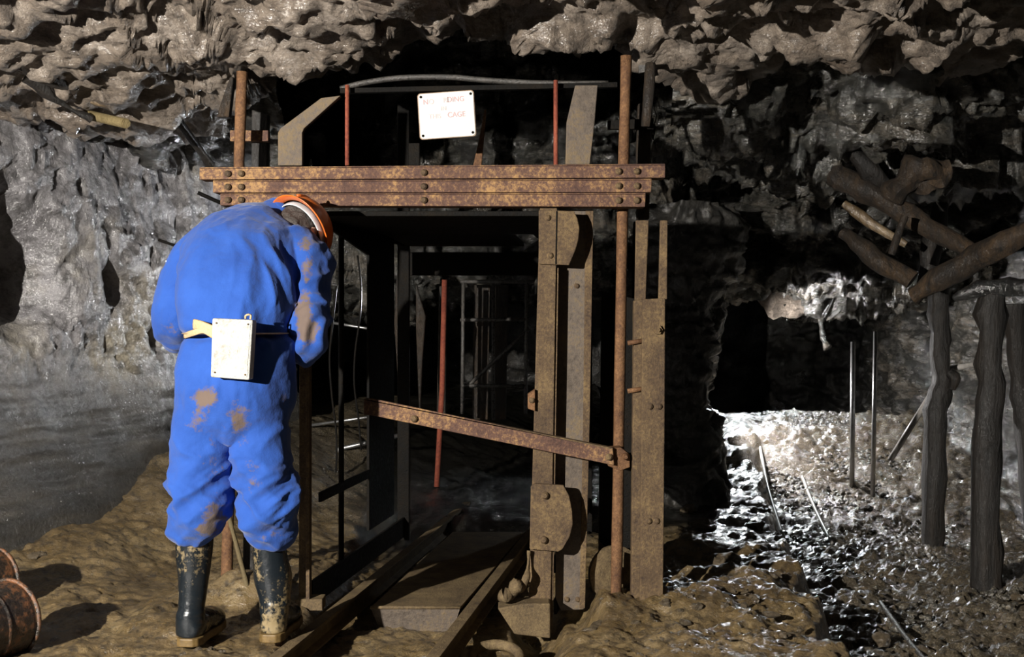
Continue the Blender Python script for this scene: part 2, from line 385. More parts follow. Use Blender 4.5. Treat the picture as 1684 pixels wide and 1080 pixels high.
def rock_sheet(name, A, mat, big=.1, blk=.06, fine=.02, bs=(2, 2, 5), seed=0, sgn=(0, 0, -1), fs=(7, 7, 14)):
    N = grid_normals(A); sg = np.array(sgn, float)
    N *= -1 if (N*sg).sum() < 0 else 1
    q = A.reshape(-1, 3)
    w = .18*np.stack([fbm(q*2.5, 2, seed+k*9+1) for k in range(3)], -1)
    d = big*fbm(q*1.3, 4, seed)+blk*cells((q+w)*np.array(bs), seed+5)
    B = (q+N.reshape(-1, 3)*d[:, None]).reshape(A.shape); nv_ = A.shape[1]
    for i in range(A.shape[0]):            # even spacing again after the big forms
        L = np.concatenate([[0], np.cumsum(np.linalg.norm(np.diff(B[i], axis=0), axis=1))]); tt = np.linspace(0, L[-1], nv_)
        B[i] = np.stack([np.interp(tt, L, B[i][:, k]) for k in range(3)], -1)
    B = blur(B, 5, 0); N2 = grid_normals(B); N2 *= -1 if (N2*N).sum() < 0 else 1; N = N2; q = B.reshape(-1, 3)
    w = .18*np.stack([fbm(q*2.5, 2, seed+k*9+1) for k in range(3)], -1)
    d = 1.2*fine*cells((q+w*.6)*np.array(fs), seed+15)+fine*.6*fbm(q*16, 3, seed+2)+fine*.8*ridged(q*np.array([5, 5, 9]), 3, seed+3)
    A2 = q+N.reshape(-1, 3)*d[:, None]
    return tag(link_mesh(name, A2, grid_faces(A.shape[0], A.shape[1]), mat, smooth=True, base=(0, 0, 0)), kind='structure')

def swept(xs, prof, nv, xfun=None):
    """profile of (Y,Z) points swept along X"""
    pr = np.array(prof, float); L = np.concatenate([[0], np.cumsum(np.linalg.norm(np.diff(pr, axis=0), axis=1))])
    tt = np.linspace(0, L[-1], nv); yy = np.interp(tt, L, pr[:, 0]); zz = np.interp(tt, L, pr[:, 1])
    A = np.stack([xs[:, None]+0*yy[None], yy[None]+0*xs[:, None], zz[None]+0*xs[:, None]], -1)
    if xfun: A = xfun(A)
    return A
# low roof over the foreground; its back lip is the edge of the shaft
def lip(A):
    x = A[..., 0]; k = sst(3.2, 4.6, A[..., 1])
    A[..., 1] += k*(.85*sst(-.75, -1.75, x)+.1*np.sin(x*3.1)+.12*np.sin(x*7.7+1)-.25*sst(-.9, .1, x)*sst(.9, .3, x))
    A[..., 2] -= .16*sst(-.9, -2.2, x)*sst(3.8, 6, A[..., 1])
    return A
A = swept(np.linspace(-4.2, 4.6, 620), [(.2, 2.75), (2.4, 2.5), (3.8, 2.26), (4.5, 2.20), (4.8, 2.17), (4.98, 2.20), (5.12, 2.32), (5.2, 2.6), (5.3, 4.2)], 460, lip)
rock_sheet('ceiling', A, M['ceil'], .10, .10, .028, (1.3, 2.2, 4), 40, fs=(6, 9, 12))
# rock left of the shaft, between the low roof and the back
A = swept(np.linspace(-3.4, -1.15, 160), [(5.0, 2.6), (5.6, 2.2), (6.2, 2.05), (6.9, 1.9), (7.1, 1.95), (7.2, 3.2)], 200)
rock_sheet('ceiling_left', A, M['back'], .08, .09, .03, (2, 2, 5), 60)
# roof and hanging strata at the right, then the tunnel roof
def rr(A):
    x = A[..., 0]; A[..., 1] += .25*np.sin(x*1.3+.5)*sst(5, 6.5, A[..., 1]); return A
A = swept(np.linspace(.75, 5.2, 360), [(4.85, 2.45), (4.95, 2.22), (5.6, 2.1), (6.3, 1.86), (6.42, 2.0), (6.9, 2.05), (7.0, 1.78), (7.02, 1.62), (7.35, 1.66), (7.4, 1.36), (7.9, 1.38), (8.0, 1.28), (9.2, 1.3), (9.4, 1.6), (13, 1.7)], 460, rr)
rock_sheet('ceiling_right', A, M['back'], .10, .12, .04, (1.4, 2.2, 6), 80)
# back wall of the shaft station
A = swept(np.linspace(-2.6, 1.1, 300), [(7.7, 3.6), (7.6, 2.2), (7.5, 1.6), (7.6, 1.38), (8.4, 1.42), (12, 1.5)], 240)
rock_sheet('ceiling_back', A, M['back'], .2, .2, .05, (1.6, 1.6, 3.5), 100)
# rock pillar between the cage and the right hand tunnel
a = np.linspace(0, 2*math.pi, 220)[:, None]; zz = np.linspace(-.25, 1.75, 160)[None]
A = np.stack([1.02+(.24+.04*np.cos(zz*4))*np.cos(a), 6.95+.45*np.sin(a)+0*zz, zz+0*a], -1)
rock_sheet('wall_middle', A, M['dark'], .06, .05, .02, (3, 3, 4), 120, sgn=(0, -1, 0))
# right wall of the tunnel and the rock mass that closes it behind the props
yy = np.linspace(2.2, 9.8, 300)[:, None]; zz = np.linspace(-.3, 2.5, 200)[None]
A = np.stack([3.05+.5*sst(6.6, 5.2, yy)+.9*sst(5.6, 4.4, yy)+0*zz, yy+0*zz, zz+0*yy], -1)
rock_sheet('wall_right', A, M['back'], .08, .06, .02, (2.5, 2.5, 3), 140, sgn=(-1, 0, 0))
xx = np.linspace(2.16, 3.3, 120)[:, None]; zz = np.linspace(-.3, 1.9, 160)[None]
A = np.stack([xx+0*zz, 9.75+0*xx+.1*zz, zz+0*xx], -1)
rock_sheet('wall_corner', A, M['dark'], .05, .05, .02, (3, 3, 4), 150, sgn=(0, -1, 0))
# far end of the workings
xx = np.linspace(-5, 7, 160)[:, None]; zz = np.linspace(-.5, 4.2, 80)[None]
A = np.stack([xx+0*zz, 12.8+0*xx+0*zz, zz+0*xx], -1)
rock_sheet('wall_back', A, M['dark'], .1, .1, .03, (2, 2, 3), 160, sgn=(0, -1, 0))
# ================================================================== the cage at the shaft station
YF = 4.42
cage = empty('mine_cage', (-.35, YF, -.1), 'rusty riveted steel mine cage with triple crossbeam, posts and plated sides', 'mine cage')
def hexbolt(mb, px, py, Y, r=.009, h=.010):
    c = P(px, py, Y); mb.tube([c+Vector((0, .004, 0)), c+Vector((0, -h*.6, 0)), c+Vector((0, -h, 0))], [r, r, r*.55], 12, sub=1)
def nut(mb, px, py, Y, r=.012, h=.014):
    c = P(px, py, Y); mb.tube([c+Vector((0, .004, 0)), c+Vector((0, -h, 0))], r, 6)
    mb.tube([c+Vector((0, -h, 0)), c+Vector((0, -h*1.8, 0))], r*.45, 10)
def bolts(parent, pts, Y, mat='post', fn=hexbolt, **k):
    for x, y in pts:
        mb = MB(); fn(mb, x, y, Y, **k); mb.build('bolt', M[mat], parent, smooth=False)
def channel(pts, Y, th, lip_=.010):
    """rolled section: web with two proud edges"""
    mb = MB(); mb.pix(pts, Y, th)
    (x0, y0), (x1, y1), (x2, y2), (x3, y3) = pts
    mb.pix([(x0, y0), (x1, y1), (x1, y1+2.2), (x0, y0+2.2)], Y-lip_, lip_*1.3)
    return mb
YB = YF-.04
for pts in ([(328, 275), (1094, 269), (1094, 292), (328, 295)], [(350, 296.5), (1072, 293.5), (1071, 316), (350, 316.5)], [(362, 318), (1062, 317), (1061, 340), (362, 337.5)]):
    bm_ = channel(pts, YB, .085).build('crossbeam', M['beam'], cage, bevel=.004)
    ym = lambda x: (pts[0][1]+pts[3][1])/2+((pts[1][1]+pts[2][1])-(pts[0][1]+pts[3][1]))/2*(x-pts[0][0])/(pts[1][0]-pts[0][0])
    bolts(bm_, [(x, ym(x)+1) for x in (375, 397, 697, 1017, 1047)], YB, 'post', r=.0125, h=.016)
def prismpart(name, pts, Y, th, mat, parent=cage, bevel=.003):
    return MB().pix(pts, Y, th).build(name, M[mat], parent, bevel=bevel)
# left-of-middle post and the wider one behind it
po = prismpart('post', [(888, 342), (916, 342), (905, 1045), (868, 1045)], YF, .03, 'post')
MB().pix([(911, 440), (919, 440), (909, 1040), (903, 1040)], YF+.01, .06).build('post_flange', M['post'], po, bevel=.002)
po2 = prismpart('wide_post', [(917, 345), (975, 345), (968, 690), (960, 1002), (922, 1004), (914, 985), (913, 700)], YF+.075, .05, 'grey')
bolts(po2, [(948, 470), (932, 985), (950, 985)], YF+.075, 'post', r=.010)
MB().pix([(963, 345), (976, 345), (970, 690), (962, 1000), (953, 1000), (959, 690)], YF+.068, .012).build('edge_strip', M['post'], po2, bevel=.002)
pl = prismpart('upper_plate', [(886, 345), (944, 347), (950, 360), (953, 375), (951, 395), (946, 412), (936, 436), (886, 434)], YF-.022, .018, 'post')
MB().pix([(914.5, 347), (916.5, 347), (915, 434), (913, 434)], YF-.025, .006).build('seam', M['black'], pl)
bolts(pl, [(904, 420), (900, 358)], YF-.022, 'post', r=.012)
pl = prismpart('lower_plate', [(873, 800), (880, 795), (927, 798), (936, 815), (941, 840), (942, 862), (937, 882), (925, 903), (918, 907), (871, 903)], YF-.026, .022, 'post')
bolts(pl, [(896, 814), (894, 887)], YF-.026, 'post', r=.014, h=.02)
lg = prismpart('latch_lug', [(868, 648), (880, 640), (880, 676), (868, 672)], YF-.02, .05, 'pipe'); bolts(lg, [(874, 658)], YF-.02, r=.011)
ft = prismpart('foot', [(818, 1000), (866, 992), (905, 992), (905, 1050), (846, 1043)], YF-.08, .10, 'muddy', bevel=.006)
mb = MB(); mb.tube([P(822, 984, YF-.05), P(830, 978, YF-.07), P(842, 976, YF-.06), P(850, 962, YF-.075), P(858, 968, YF-.05), P(866, 950, YF-.06), P(868, 930, YF-.03), P(870, 905, YF-.02)], [.010, .019, .011, .02, .013, .015, .007, .004], 12, sub=5, noise=.009); mb.build('rag', M['muddy'], ft, smooth=True)
# left angle iron and rear corner irons
po = prismpart('post', [(493, 342), (507, 342), (507, 988), (491, 990)], YF+.02, .012, 'post')
MB().pix([(503, 342), (509, 342), (509, 986), (503, 986)], YF-.02, .05).build('post_flange', M['post'], po, bevel=.002)
prismpart('foot', [(484, 985), (530, 985), (530, 1004), (484, 1004)], YF-.02, .08, 'muddy')
def side(x, y):       # direction of the cage's depth
    return x+.158*(y-YF)
XL, XR = -.80, .12
def slab(name, x, y0, y1, z0, z1, mat='black', th=.012, parent=cage):
    mb = MB(); mb.prism([(side(x, y0), y0, z0), (side(x, y1), y1, z0), (side(x, y1), y1, z1), (side(x, y0), y0, z1)], (th, 0, 0))
    return mb.build(name, M[mat], parent, bevel=.002)
ZR = 1.49
sp = slab('side_panel', XL, 5.28, 5.72, .12, ZR)
mb = MB(); mb.prism([(side(XL, 4.5), 4.5, ZR), (side(XL, 5.28), 5.28, ZR), (side(XL, 5.28), 5.28, 1.38)], (.012, 0, 0)); mb.build('corner_gusset', M['black'], cage)
slab('side_rail', XL, 4.5, 5.95, -.03, .07)
slab('side_rail', XL, 4.5, 5.95, ZR-.03, ZR+.03)
mb = MB(); mb.tube([(side(XL, 4.9), 4.9, 0), (side(XL, 4.9), 4.9, ZR)], .012, 8); mb.build('side_bar', M['black'], cage, smooth=True)
for z0, z1 in ((.36, .40),): slab('side_rail', XL, 4.6, 5.28, z0, z1)
slab('side_panel', XR+.03, 4.62, 5.92, .34, ZR)
slab('side_rail', XR+.03, 4.5, 5.95, .10, .17)
slab('side_rail', XR+.03, 4.5, 5.95, -.06, .0)
for x in (XL, XR+.02):
    mb = MB(); mb.bar((side(x, 5.95), 5.95, -.05), (side(x, 5.95), 5.95, ZR+.7), .06, .05); mb.build('rear_post', M['black'], cage, bevel=.004)
# roof sheet, ragged gap towards the back, hoop and hangers
mb = MB(); mb.prism([(side(XL, 4.5), 4.5, ZR), (side(XR+.04, 4.5), 4.5, ZR), (side(XR+.04, 5.5), 5.5, ZR), (side(XL, 5.5), 5.5, ZR)], (0, 0, .02)); rf = mb.build('roof', M['black'], cage, bevel=.003)
for x0, x1 in ((-.78, -.18), (-.07, -.02)):
    mb = MB(); mb.prism([(side(x0, 5.5), 5.5, ZR-.0), (side(x1, 5.5), 5.5, ZR), (side(x1, 5.95), 5.95, ZR-.03), (side(x0, 5.95), 5.95, ZR-.03)], (0, 0, .02)); mb.build('roof_sheet', M['black'], rf)
mb = MB(); mb.bar((side(XL, 5.95), 5.95, ZR-.12), (side(XR, 5.95), 5.95, ZR-.12), .02, .12, side=(0, 1, 0)); mb.build('rear_lintel', M['black'], cage, bevel=.003)
YT = YF+.1
hs = prismpart('hanger_strap', [(457, 272), (457, 218), (461, 211), (528, 161), (560, 157), (500, 211), (497, 218), (497, 272)], YT, .035, 'grey')
prismpart('hanger_strap', [(930, 270), (932, 200), (946, 140), (983, 140), (978, 200), (970, 270)], YT, .035, 'grey')
for x, y0, y1 in ((571, 140, 272), (914, 132, 272)):
    mb = MB(); mb.tube([P(x, y1, YT+.05), P(x, y0, YT+.05)], .009, 8); mb.build('tie_rod', M['red'], cage, smooth=True)
mb = MB(); mb.tube([P(560, 146, YT+.25), P(600, 136, YT+.25), P(660, 128, YT+.25), P(740, 127, YT+.25), P(800, 132, YT+.25), P(900, 137, YT+.25), P(1000, 137, YT+.25)], (.018, .012), 8, side=(0, 1, 0), sub=5); mb.build('roof_hoop', M['wetsteel'], cage, smooth=True)
mb = MB(); mb.bar(P(560, 150, YT+.1), P(1015, 140, YT+.1), .03, .02, side=(0, 1, 0)); mb.build('top_bar', M['black'], cage, bevel=.002)
prismpart('rear_upright', [(787, 232), (797, 180), (800, 180), (792, 272), (778, 272)], YT+.3, .03, 'pipe')
prismpart('rear_upright', [(672, 235), (690, 235), (690, 272), (672, 272)], YT+.35, .03, 'black')
# sloping gate bar
gb = prismpart('gate_bar', [(598, 656), (612, 655), (1008, 738), (1010, 765), (612, 683), (598, 682)], YF-.085, .014, 'beam', bevel=.003)
MB().pix([(600, 655), (1008, 736.5), (1008, 740), (600, 658.5)], YF-.085, .045).build('bar_flange', M['post'], gb, bevel=.002)
bolts(gb, [(681, 688), (1001, 751)], YF-.085, 'post', r=.013, h=.016)
hb = prismpart('hinge_bracket', [(996, 738), (1022, 736), (1036, 748), (1036, 768), (1020, 774), (1000, 766)], YF-.06, .085, 'pipe')
bolts(hb, [(1028, 750)], YF-.062, 'pipe', r=.013, h=.03)
# deck
a, b_, c_, d_ = P(609, 997, 4.37), P(757, 1002, 4.37), Vector((-.0+.158*1.5-.17, 5.9, .0)), Vector((-.54+.158*1.5, 5.9, .0))
for q_ in (a, b_): q_.z = 0
mb = MB(); mb.prism([a, b_, c_, d_], (0, 0, -.008)); dk = mb.build('deck', M['muddy'], cage, bevel=.002)
e_, f_ = a+Vector((.035, .03, -.10)), b_+Vector((-.03, .03, -.10))
mb = MB(); mb.prism([a, b_, f_, e_], (0, .008, 0)); mb.build('deck_lip', M['grey'], dk)
mb = MB(); mb.tube([a+Vector((0, -.003, 0)), b_+Vector((0, -.003, 0))], .006, 8); mb.build('deck_edge', M['muddy'], dk, smooth=True)
# rails through the cage
def rail(pts, lab):
    mb = MB()
    A_, B_ = Vector(pts[0]), Vector(pts[1]); t = (B_-A_).normalized(); s_ = Vector((t.y, -t.x, 0))
    prof = [(-.022, 0), (.022, 0), (.022, -.014), (.006, -.022), (.006, -.058), (.03, -.068), (.03, -.075), (-.03, -.075), (-.03, -.068), (-.006, -.058), (-.006, -.022), (-.022, -.014)]
    mb.prism([A_+s_*x+Vector((0, 0, z)) for x, z in prof], B_-A_)
    o = mb.build('rail', M['muddy'], bevel=.002); tag(o, lab, 'rail', 'rails running into the cage'); return o
def g0(px, py): Y = EYE*F/(py-HY); return P(px, py, Y)
a, b_ = g0(743, 1045), g0(868, 882); d = (b_-a); rail([a-d*.35+Vector((0, 0, .012)), a+d*2.0+Vector((0, 0, .012))], 'mud covered steel rail nearest the twin steel posts, right of the cage deck')
a, b_ = g0(472, 1052), g0(605, 947); d = (b_-a); sh = Vector((.045, 0, .012)); rail([a-d*.6+sh, a+d*3.0+sh], 'muddy steel rail just right of the worker\'s boots')
mb = MB(); mb.prism([(.35, 4.69, .05), (.61, 4.69, .03), (.61, 4.69, 1.15), (.365, 4.69, 1.2)], (0, .02, 0)); mb.build('shade_panel', M['black'], cage, bevel=.003)  # dark panel added to throw shade on the ground at right, no door
mb = MB(); mb.bar((.52, 4.9, -.05), (.54, 4.9, 1.5), .05, .05); mb.build('rear_post', M['black'], cage, bevel=.003)  # upright added to widen that shade, not a cage corner
# ------------------------------------------------------------------ guide pipes, timber guides, sign
def pipe(name, pts, r, mat, lab, cat, group=None, n=14, sub=1, noise=0):
    mb = MB(); mb.tube(pts, r, n, sub=sub, noise=noise); o = mb.build(name, M[mat], smooth=True); return tag(o, lab, cat, group)
mb = MB(); mb.tube([P(1013, 1012, 4.47), P(1018, 700, 4.49), P(1024, 345, 4.52), P(1030, 92, 4.52)], [.022, .0215, .0215, .0215], 16, sub=6, noise=.002)
gp = tag(mb.build('guide_pipe', M['pipe'], smooth=True), 'tall rusty vertical pipe right of the wide steel post', 'pipe', 'rusty guide pipes')
mb = MB(); mb.tube([P(372, 975, 4.62), P(380, 700, 4.62), P(391, 345, 4.56), P(398, 118, 4.54)], [.024, .022, .021, .021], 16, sub=6, noise=.002)
gp = tag(mb.build('guide_pipe', M['pipe'], smooth=True), 'rusty vertical pipe behind the worker, left end of the crossbeam', 'pipe', 'rusty guide pipes')
mb = MB(); mb.pix([(412, 345), (440, 345), (440, 188), (414, 180)], 4.72, .05); mb.pix([(398, 960), (418, 955), (440, 345), (412, 345)], 4.74, .05)
gt = tag(mb.build('guide_post', M['timberdk'], bevel=.004), 'dark square timber post standing behind the left rusty pipe', 'post')
mb = MB(); mb.pix([(378, 214), (441, 214), (441, 232), (378, 232)], 4.66, .04); cr = mb.build('cleat', M['beam'], gt, bevel=.003)
mb = MB(); mb.pix([(366, 160), (378, 126), (384, 126), (376, 192), (356, 192)], 4.9, .05); tag(mb.build('timber_stub', M['timber'], bevel=.004), 'short brown hanging timber stub left of the left rusty pipe', 'timber')
mb = MB(); mb.tube([P(370, 795, 4.5), P(377, 850, 4.48), P(390, 900, 4.45), P(403, 950, 4.41), P(410, 985, 4.38), P(413, 1015, 4.36)], .0085, 8, sub=10, noise=.003)
o = mb.build('rope', M['rope'], smooth=True); tag(o, 'frayed khaki rope hanging down between the worker\'s boots', 'rope')
# right hand steel post with its plate
sp_ = empty('steel_post', P(1070, 1030, 4.30), 'broad riveted steel post right of the tall rusty pipe', 'post')
for n_, pts, Y, th in (('strip', [(1046, 362), (1067, 362), (1062, 492), (1044, 494)], 4.36, .02), ('strip', [(1086, 362), (1098, 362), (1097, 492), (1083, 492)], 4.36, .02), ('flange', [(1043, 494), (1060, 492), (1054, 1022), (1038, 1020)], 4.34, .05), ('plate', [(1057, 492), (1094, 490), (1093, 700), (1090, 1028), (1052, 1028), (1054, 800)], 4.30, .022)):
    q_ = MB().pix(pts, Y, th).build(n_, M['post'], sp_, bevel=.003)
bolts(q_, [(1068, 668), (1083, 668), (1066, 856), (1079, 856)], 4.30, 'post', r=.012)
bolts(q_, [(1081, 542)], 4.30, 'post', nut, r=.018)
for y in (562, 641):
    mb = MB(); mb.tube([P(1032, y+2, 4.33), P(1058, y-2, 4.33)], .009, 8); mb.build('pin', M['pipe'], sp_, smooth=True)
for pts in ([(1046, 360), (1062, 360), (1068, 268), (1052, 268)], [(1062, 190), (1072, 190), (1074, 102), (1064, 104)]):
    pass
mb = MB(); mb.pix([(1047, 268), (1070, 268), (1072, 170), (1050, 170)], 4.66, .05); mb.pix([(1049, 360), (1068, 360), (1070, 268), (1047, 268)], 4.66, .05)
u_ = tag(mb.build('guide_post', M['timber'], bevel=.004), 'dark timber guide post above the right end of the crossbeam', 'post')
mb = MB(); mb.pix([(1000, 198), (1075, 194), (1075, 212), (1000, 212)], 4.63, .03); mb.build('cleat', M['black'], u_, bevel=.002)
mb = MB(); mb.tube([P(1062, 208, 4.58), P(1066, 160, 4.58), P(1070, 105, 4.6)], [.018, .02, .017], 10, sub=3, noise=.006)
tag(mb.build('timber_stub', M['timber'], smooth=True), 'short knobbly hanging stub right of the tall rusty pipe', 'timber')
mb = MB(); mb.pix([(1049, 92), (1061, 90), (1062, 118), (1051, 120)], 4.8, .02); tag(mb.build('tag_plate', M['wetsteel'], bevel=.002), 'small bluish metal plate up by the top of the tall rusty pipe', 'plate')
# sign
ys = YF+.02
def signpt(u_, v_): return (686+u_*93+v_*4.5, 154-u_*6.5+v_*76)
sg = empty('sign', P(735, 230, ys), 'white enamel sign with faded red lettering above the crossbeam', 'sign')
def rrect(m_, r=.06, n=6):
    out = []
    for cx, cy, a0 in ((1-m_-r, m_+r*1.2, -90), (1-m_-r, 1-m_-r*1.2, 0), (m_+r, 1-m_-r*1.2, 90), (m_+r, m_+r*1.2, 180)):
        for k in range(n+1):
            an = math.radians(a0+90*k/n); out.append(signpt(cx+r*math.cos(an), cy+r*1.2*math.sin(an)))
    return out
M['enamel'] = plain_mat('white_enamel', (.6, .6, .58), .35, .5, var=.03, bsc=6)
M['signrim'] = rust_mat('sign_rim_rust', (.2, .1, .05), (.5, .35, .25), (.7, .55, .4), sc=5)
M['faded'] = plain_mat('faded_red_paint', (.52, .3, .31), .6, .3, var=.15, bsc=60)
M['fadedpale'] = plain_mat('very_faded_paint', (.56, .46, .45), .6, .3, var=.1, bsc=60)
MB().pix(rrect(0), ys, .006).build('rim', M['signrim'], sg, bevel=.001)
face = MB().pix(rrect(.015), ys-.003, .004).build('face', M['enamel'], sg)
for uu, vv in ((.06, .08), (.94, .08), (.94, .92), (.06, .92)):
    x, y = signpt(uu, vv); mb = MB(); hexbolt(mb, x, y, ys-.003, .005, .004); mb.build('screw', M['black'], sg)
def text(body, uc, vc, h, mat, parent, name='lettering'):
    cu = bpy.data.curves.new('t', 'FONT'); cu.body = body; cu.size = 1; cu.align_x = 'CENTER'; cu.align_y = 'CENTER'; cu.extrude = .01
    o = bpy.data.objects.new('t', cu); COL.objects.link(o)
    me = bpy.data.meshes.new_from_object(o.evaluated_get(bpy.context.evaluated_depsgraph_get()))
    px = h/.7; vs_ = [v.co.copy() for v in me.vertices]; fs = [tuple(p.vertices) for p in me.polygons]
    W = []
    for v_ in vs_:
        uu = uc+v_.x*px*.93; vv = vc-v_.y*px*1.22
        q = P(*signpt(uu, vv), ys-.0035); q.y -= .0006+v_.z*.02; W.append(q)
    bpy.data.objects.remove(o); bpy.data.meshes.remove(me)
    return link_mesh(name, np.array([tuple(w_) for w_ in W]), fs, mat, parent)
text('N', .14, .20, .092, M['faded'], sg); text('O', .24, .20, .092, M['fadedpale'], sg)
text('RI', .50, .185, .092, M['fadedpale'], sg); text('DING', .67, .18, .092, M['faded'], sg)
text('IN', .45, .36, .075, M['fadedpale'], sg); text('THIS', .29, .52, .08, M['fadedpale'], sg); text('CAGE', .67, .51, .092, M['faded'], sg)
# wheel lying against the right post
wh = empty('wheel', P(1015, 985, 4.545), 'rusty flanged wheel leaning behind the tall rusty pipe', 'wheel')
c = P(1012, 943, 4.585); ax = Vector((.35, -.93, .05)).normalized()
mb = MB(); mb.tube([c-ax*.02, c+ax*.0, c+ax*.002, c+ax*.03, c+ax*.032], [.11, .11, .092, .09, .07], 32); mb.build('rim', M['muddy'], wh)
mb = MB(); mb.tube([c+ax*.03, c+ax*.05, c+ax*.052], [.035, .03, .012], 16); mb.build('hub', M['post'], wh)
mb = MB(); mb.pix([(984, 888), (1003, 908), (1048, 930), (1044, 948), (1000, 975), (985, 960)], 4.65, .012); tag(mb.build('scrap_plate', M['post'], bevel=.002), 'torn steel plate behind the flanged wheel', 'plate')
# half buried ring at the front edge
mb = MB(); c = P(815, 1068, 4.0); c.z = floor_z(c.x, c.y)+.0
pts = [c+Vector((.085*math.cos(a), .085*math.sin(a), .02+.02*math.sin(a))) for a in np.linspace(0, 2*math.pi, 33)]
mb.tube(pts, .018, 10, side=(0, 0, 1), cap=False); tag(mb.build('iron_ring', M['muddy'], smooth=True), 'muddy iron ring half buried at the right rail end', 'ring')
# ---- dim ironwork and props behind the cage
lat = empty('lattice_gate', P(815, 680, 7.3), 'dark barred gate glimpsed through the cage', 'gate')
for a, b in (((757, 463), (876, 463)), ((757, 526), (870, 525)), ((760, 634), (865, 634)), ((866, 460), (864, 680)), ((762, 460), (760, 680)), ((768, 636), (870, 540))):
    mb = MB(); mb.tube([P(*a, 7.3), P(*b, 7.3)], .012, 8); mb.build('bar', M['wetsteel'], lat, smooth=True)
for x0, x1 in ((776, 806), (808, 836)):
    mb = MB(); mb.pix([(x0+4, 468), (x1, 468), (x1-4, 690), (x0, 690)], 7.6, .05); tag(mb.build('plank', M['timber'], bevel=.004), 'grey upright plank behind the barred gate, '+('left' if x0 < 790 else 'right')+' of the pair', 'plank', 'planks behind the barred gate')
pipe('water_pipe', [P(811, 690, 7.45), P(811, 462, 7.45)], .012, 'wetsteel', 'thin wet vertical pipe between the two grey planks', 'pipe')
pipe('red_pipe', [P(718, 800, 6.9), P(727, 640, 6.9), P(731, 460, 6.9)], .016, 'red', 'thin red rusted pipe glimpsed through the middle of the cage', 'pipe')
for k, (pts, Y, lab) in enumerate((([(655, 640), (648, 530), (652, 455), (664, 430), (672, 445), (672, 560), (668, 690), (656, 690)], 6.7, 'grey split prop just left of centre inside the cage opening'), ([(684, 540), (684, 465), (700, 520), (694, 600), (690, 700)], 6.75, 'narrow leaning board right of the grey split prop'), ([(722, 470), (735, 470), (732, 690), (718, 690)], 7.1, 'dark upright board behind the red pipe'))):
    mb = MB(); mb.pix(pts, Y, .05); tag(mb.build('timber_prop', M['timber'], bevel=.006), lab, 'timber prop')
def long_pipe(a, b, Y, r, lab, Y2=None):
    return pipe('steel_pipe', [P(*a, Y), P(*b, Y2 or Y)], r, 'bright', lab, 'pipe', 'wet pipes left of the cage opening', 10)  # light on these pipes is put into their brighter steel
long_pipe((505, 750), (655, 716), 7.0, .013, 'lowest and thickest wet pipe seen between worker and gate bar')
long_pipe((505, 700), (660, 678), 7.15, .009, 'thin wet pipe just above the lowest pipe, left of the gate bar')
long_pipe((530, 528), (655, 548), 7.3, .009, 'thin wet pipe at shoulder height left of the grey split prop')
for k, (x, y0, y1, Y) in enumerate(((588, 420, 740, 6.9), (612, 460, 700, 7.2), (548, 470, 830, 6.6))):
    pts = [P(x+6*math.sin(j*1.3+k), y0+(y1-y0)*j/6, Y) for j in range(7)]
    pipe('cable', pts, .006, 'black', ['loose cable hanging left of the side panel', 'loose cable hanging against the side panel', 'loose cable hanging beside the worker'][k], 'cable', 'loose hanging cables', 8, 4)
# ================================================================== the worker
pr = empty('person', P(378, 1060, 3.87), 'person seen from behind in mud stained blue overalls and orange helmet, bending forward', 'person')
def q_(x, y, Y): return P(x, y, Y)
# ---- body, one continuous skin
hc = P(491, 385, 4.22); ax_h = Vector((.44, .76, .46)).normalized()       # crown direction
face = Vector((.25, .55, -.8)); face = (face-ax_h*face.dot(ax_h)).normalized(); ear = ax_h.cross(face)
mb = MB()
mb.tube([q_(386, 690, 3.92), q_(386, 640, 3.91), q_(388, 550, 3.91), q_(392, 480, 3.99), q_(402, 425, 4.08), q_(418, 385, 4.17), q_(432, 372, 4.21)], [(.14, .09), (.16, .105), (.14, .09), (.155, .10), (.165, .10), (.14, .085), (.07, .06)], 24, sub=6)
mb.tube([q_(425, 380, 4.19), q_(450, 372, 4.23), q_(482, 382, 4.21)], [.06, .056, .055], 16, sub=4)
mb.ball(hc, (.096, .075, .118), axis=ax_h, side=face)
mb.ball(hc+face*.06-ax_h*.055, (.055, .05, .055), axis=ax_h, side=face)
mb.tube([hc+face*.085+ax_h*.01, hc+face*.112-ax_h*.025, hc+face*.09-ax_h*.035], [.009, .015, .01], 8, sub=3)
for sg_ in (1, -1):
    mb.ball(hc+ear*.074*sg_-ax_h*.01-face*.01, (.022, .010, .033), axis=ax_h, side=face, n=10, m=8)
    mb.ball(hc+face*.082+ear*.032*sg_+ax_h*.012, .013, n=10, m=8)
mb.ball(hc+face*.095-ax_h*.062, (.012, .022, .008), axis=ax_h, side=face, n=10, m=8)
def hand(w_, d, up_, r=1):
    """palm, four fingers and a thumb at wrist w_, pointing along d, palm normal up_"""
    d = Vector(d).normalized(); up_ = Vector(up_); up_ = (up_-d*up_.dot(d)).normalized(); sd = d.cross(up_)*r
    mb.tube([w_-d*.02, w_+d*.03, w_+d*.085], [(.024, .018), (.034, .014), (.040, .012)], 14, side=tuple(sd), sub=3)
    for k, (o_, L) in enumerate(((-.031, .066), (-.0105, .078), (.0105, .074), (.031, .058))):
        b0 = w_+d*.078+sd*o_; mb.tube([b0, b0+d*L*.45-up_*.008, b0+d*L*.72-up_*.03, b0+d*L*.72-up_*.052], [.009, .0088, .0082, .0065], 8, sub=3)
    b0 = w_+d*.02-sd*.026; mb.tube([b0, b0+d*.03-sd*.026-up_*.008, b0+d*.055-sd*.03-up_*.03], [.0115, .0105, .008], 8, sub=3)
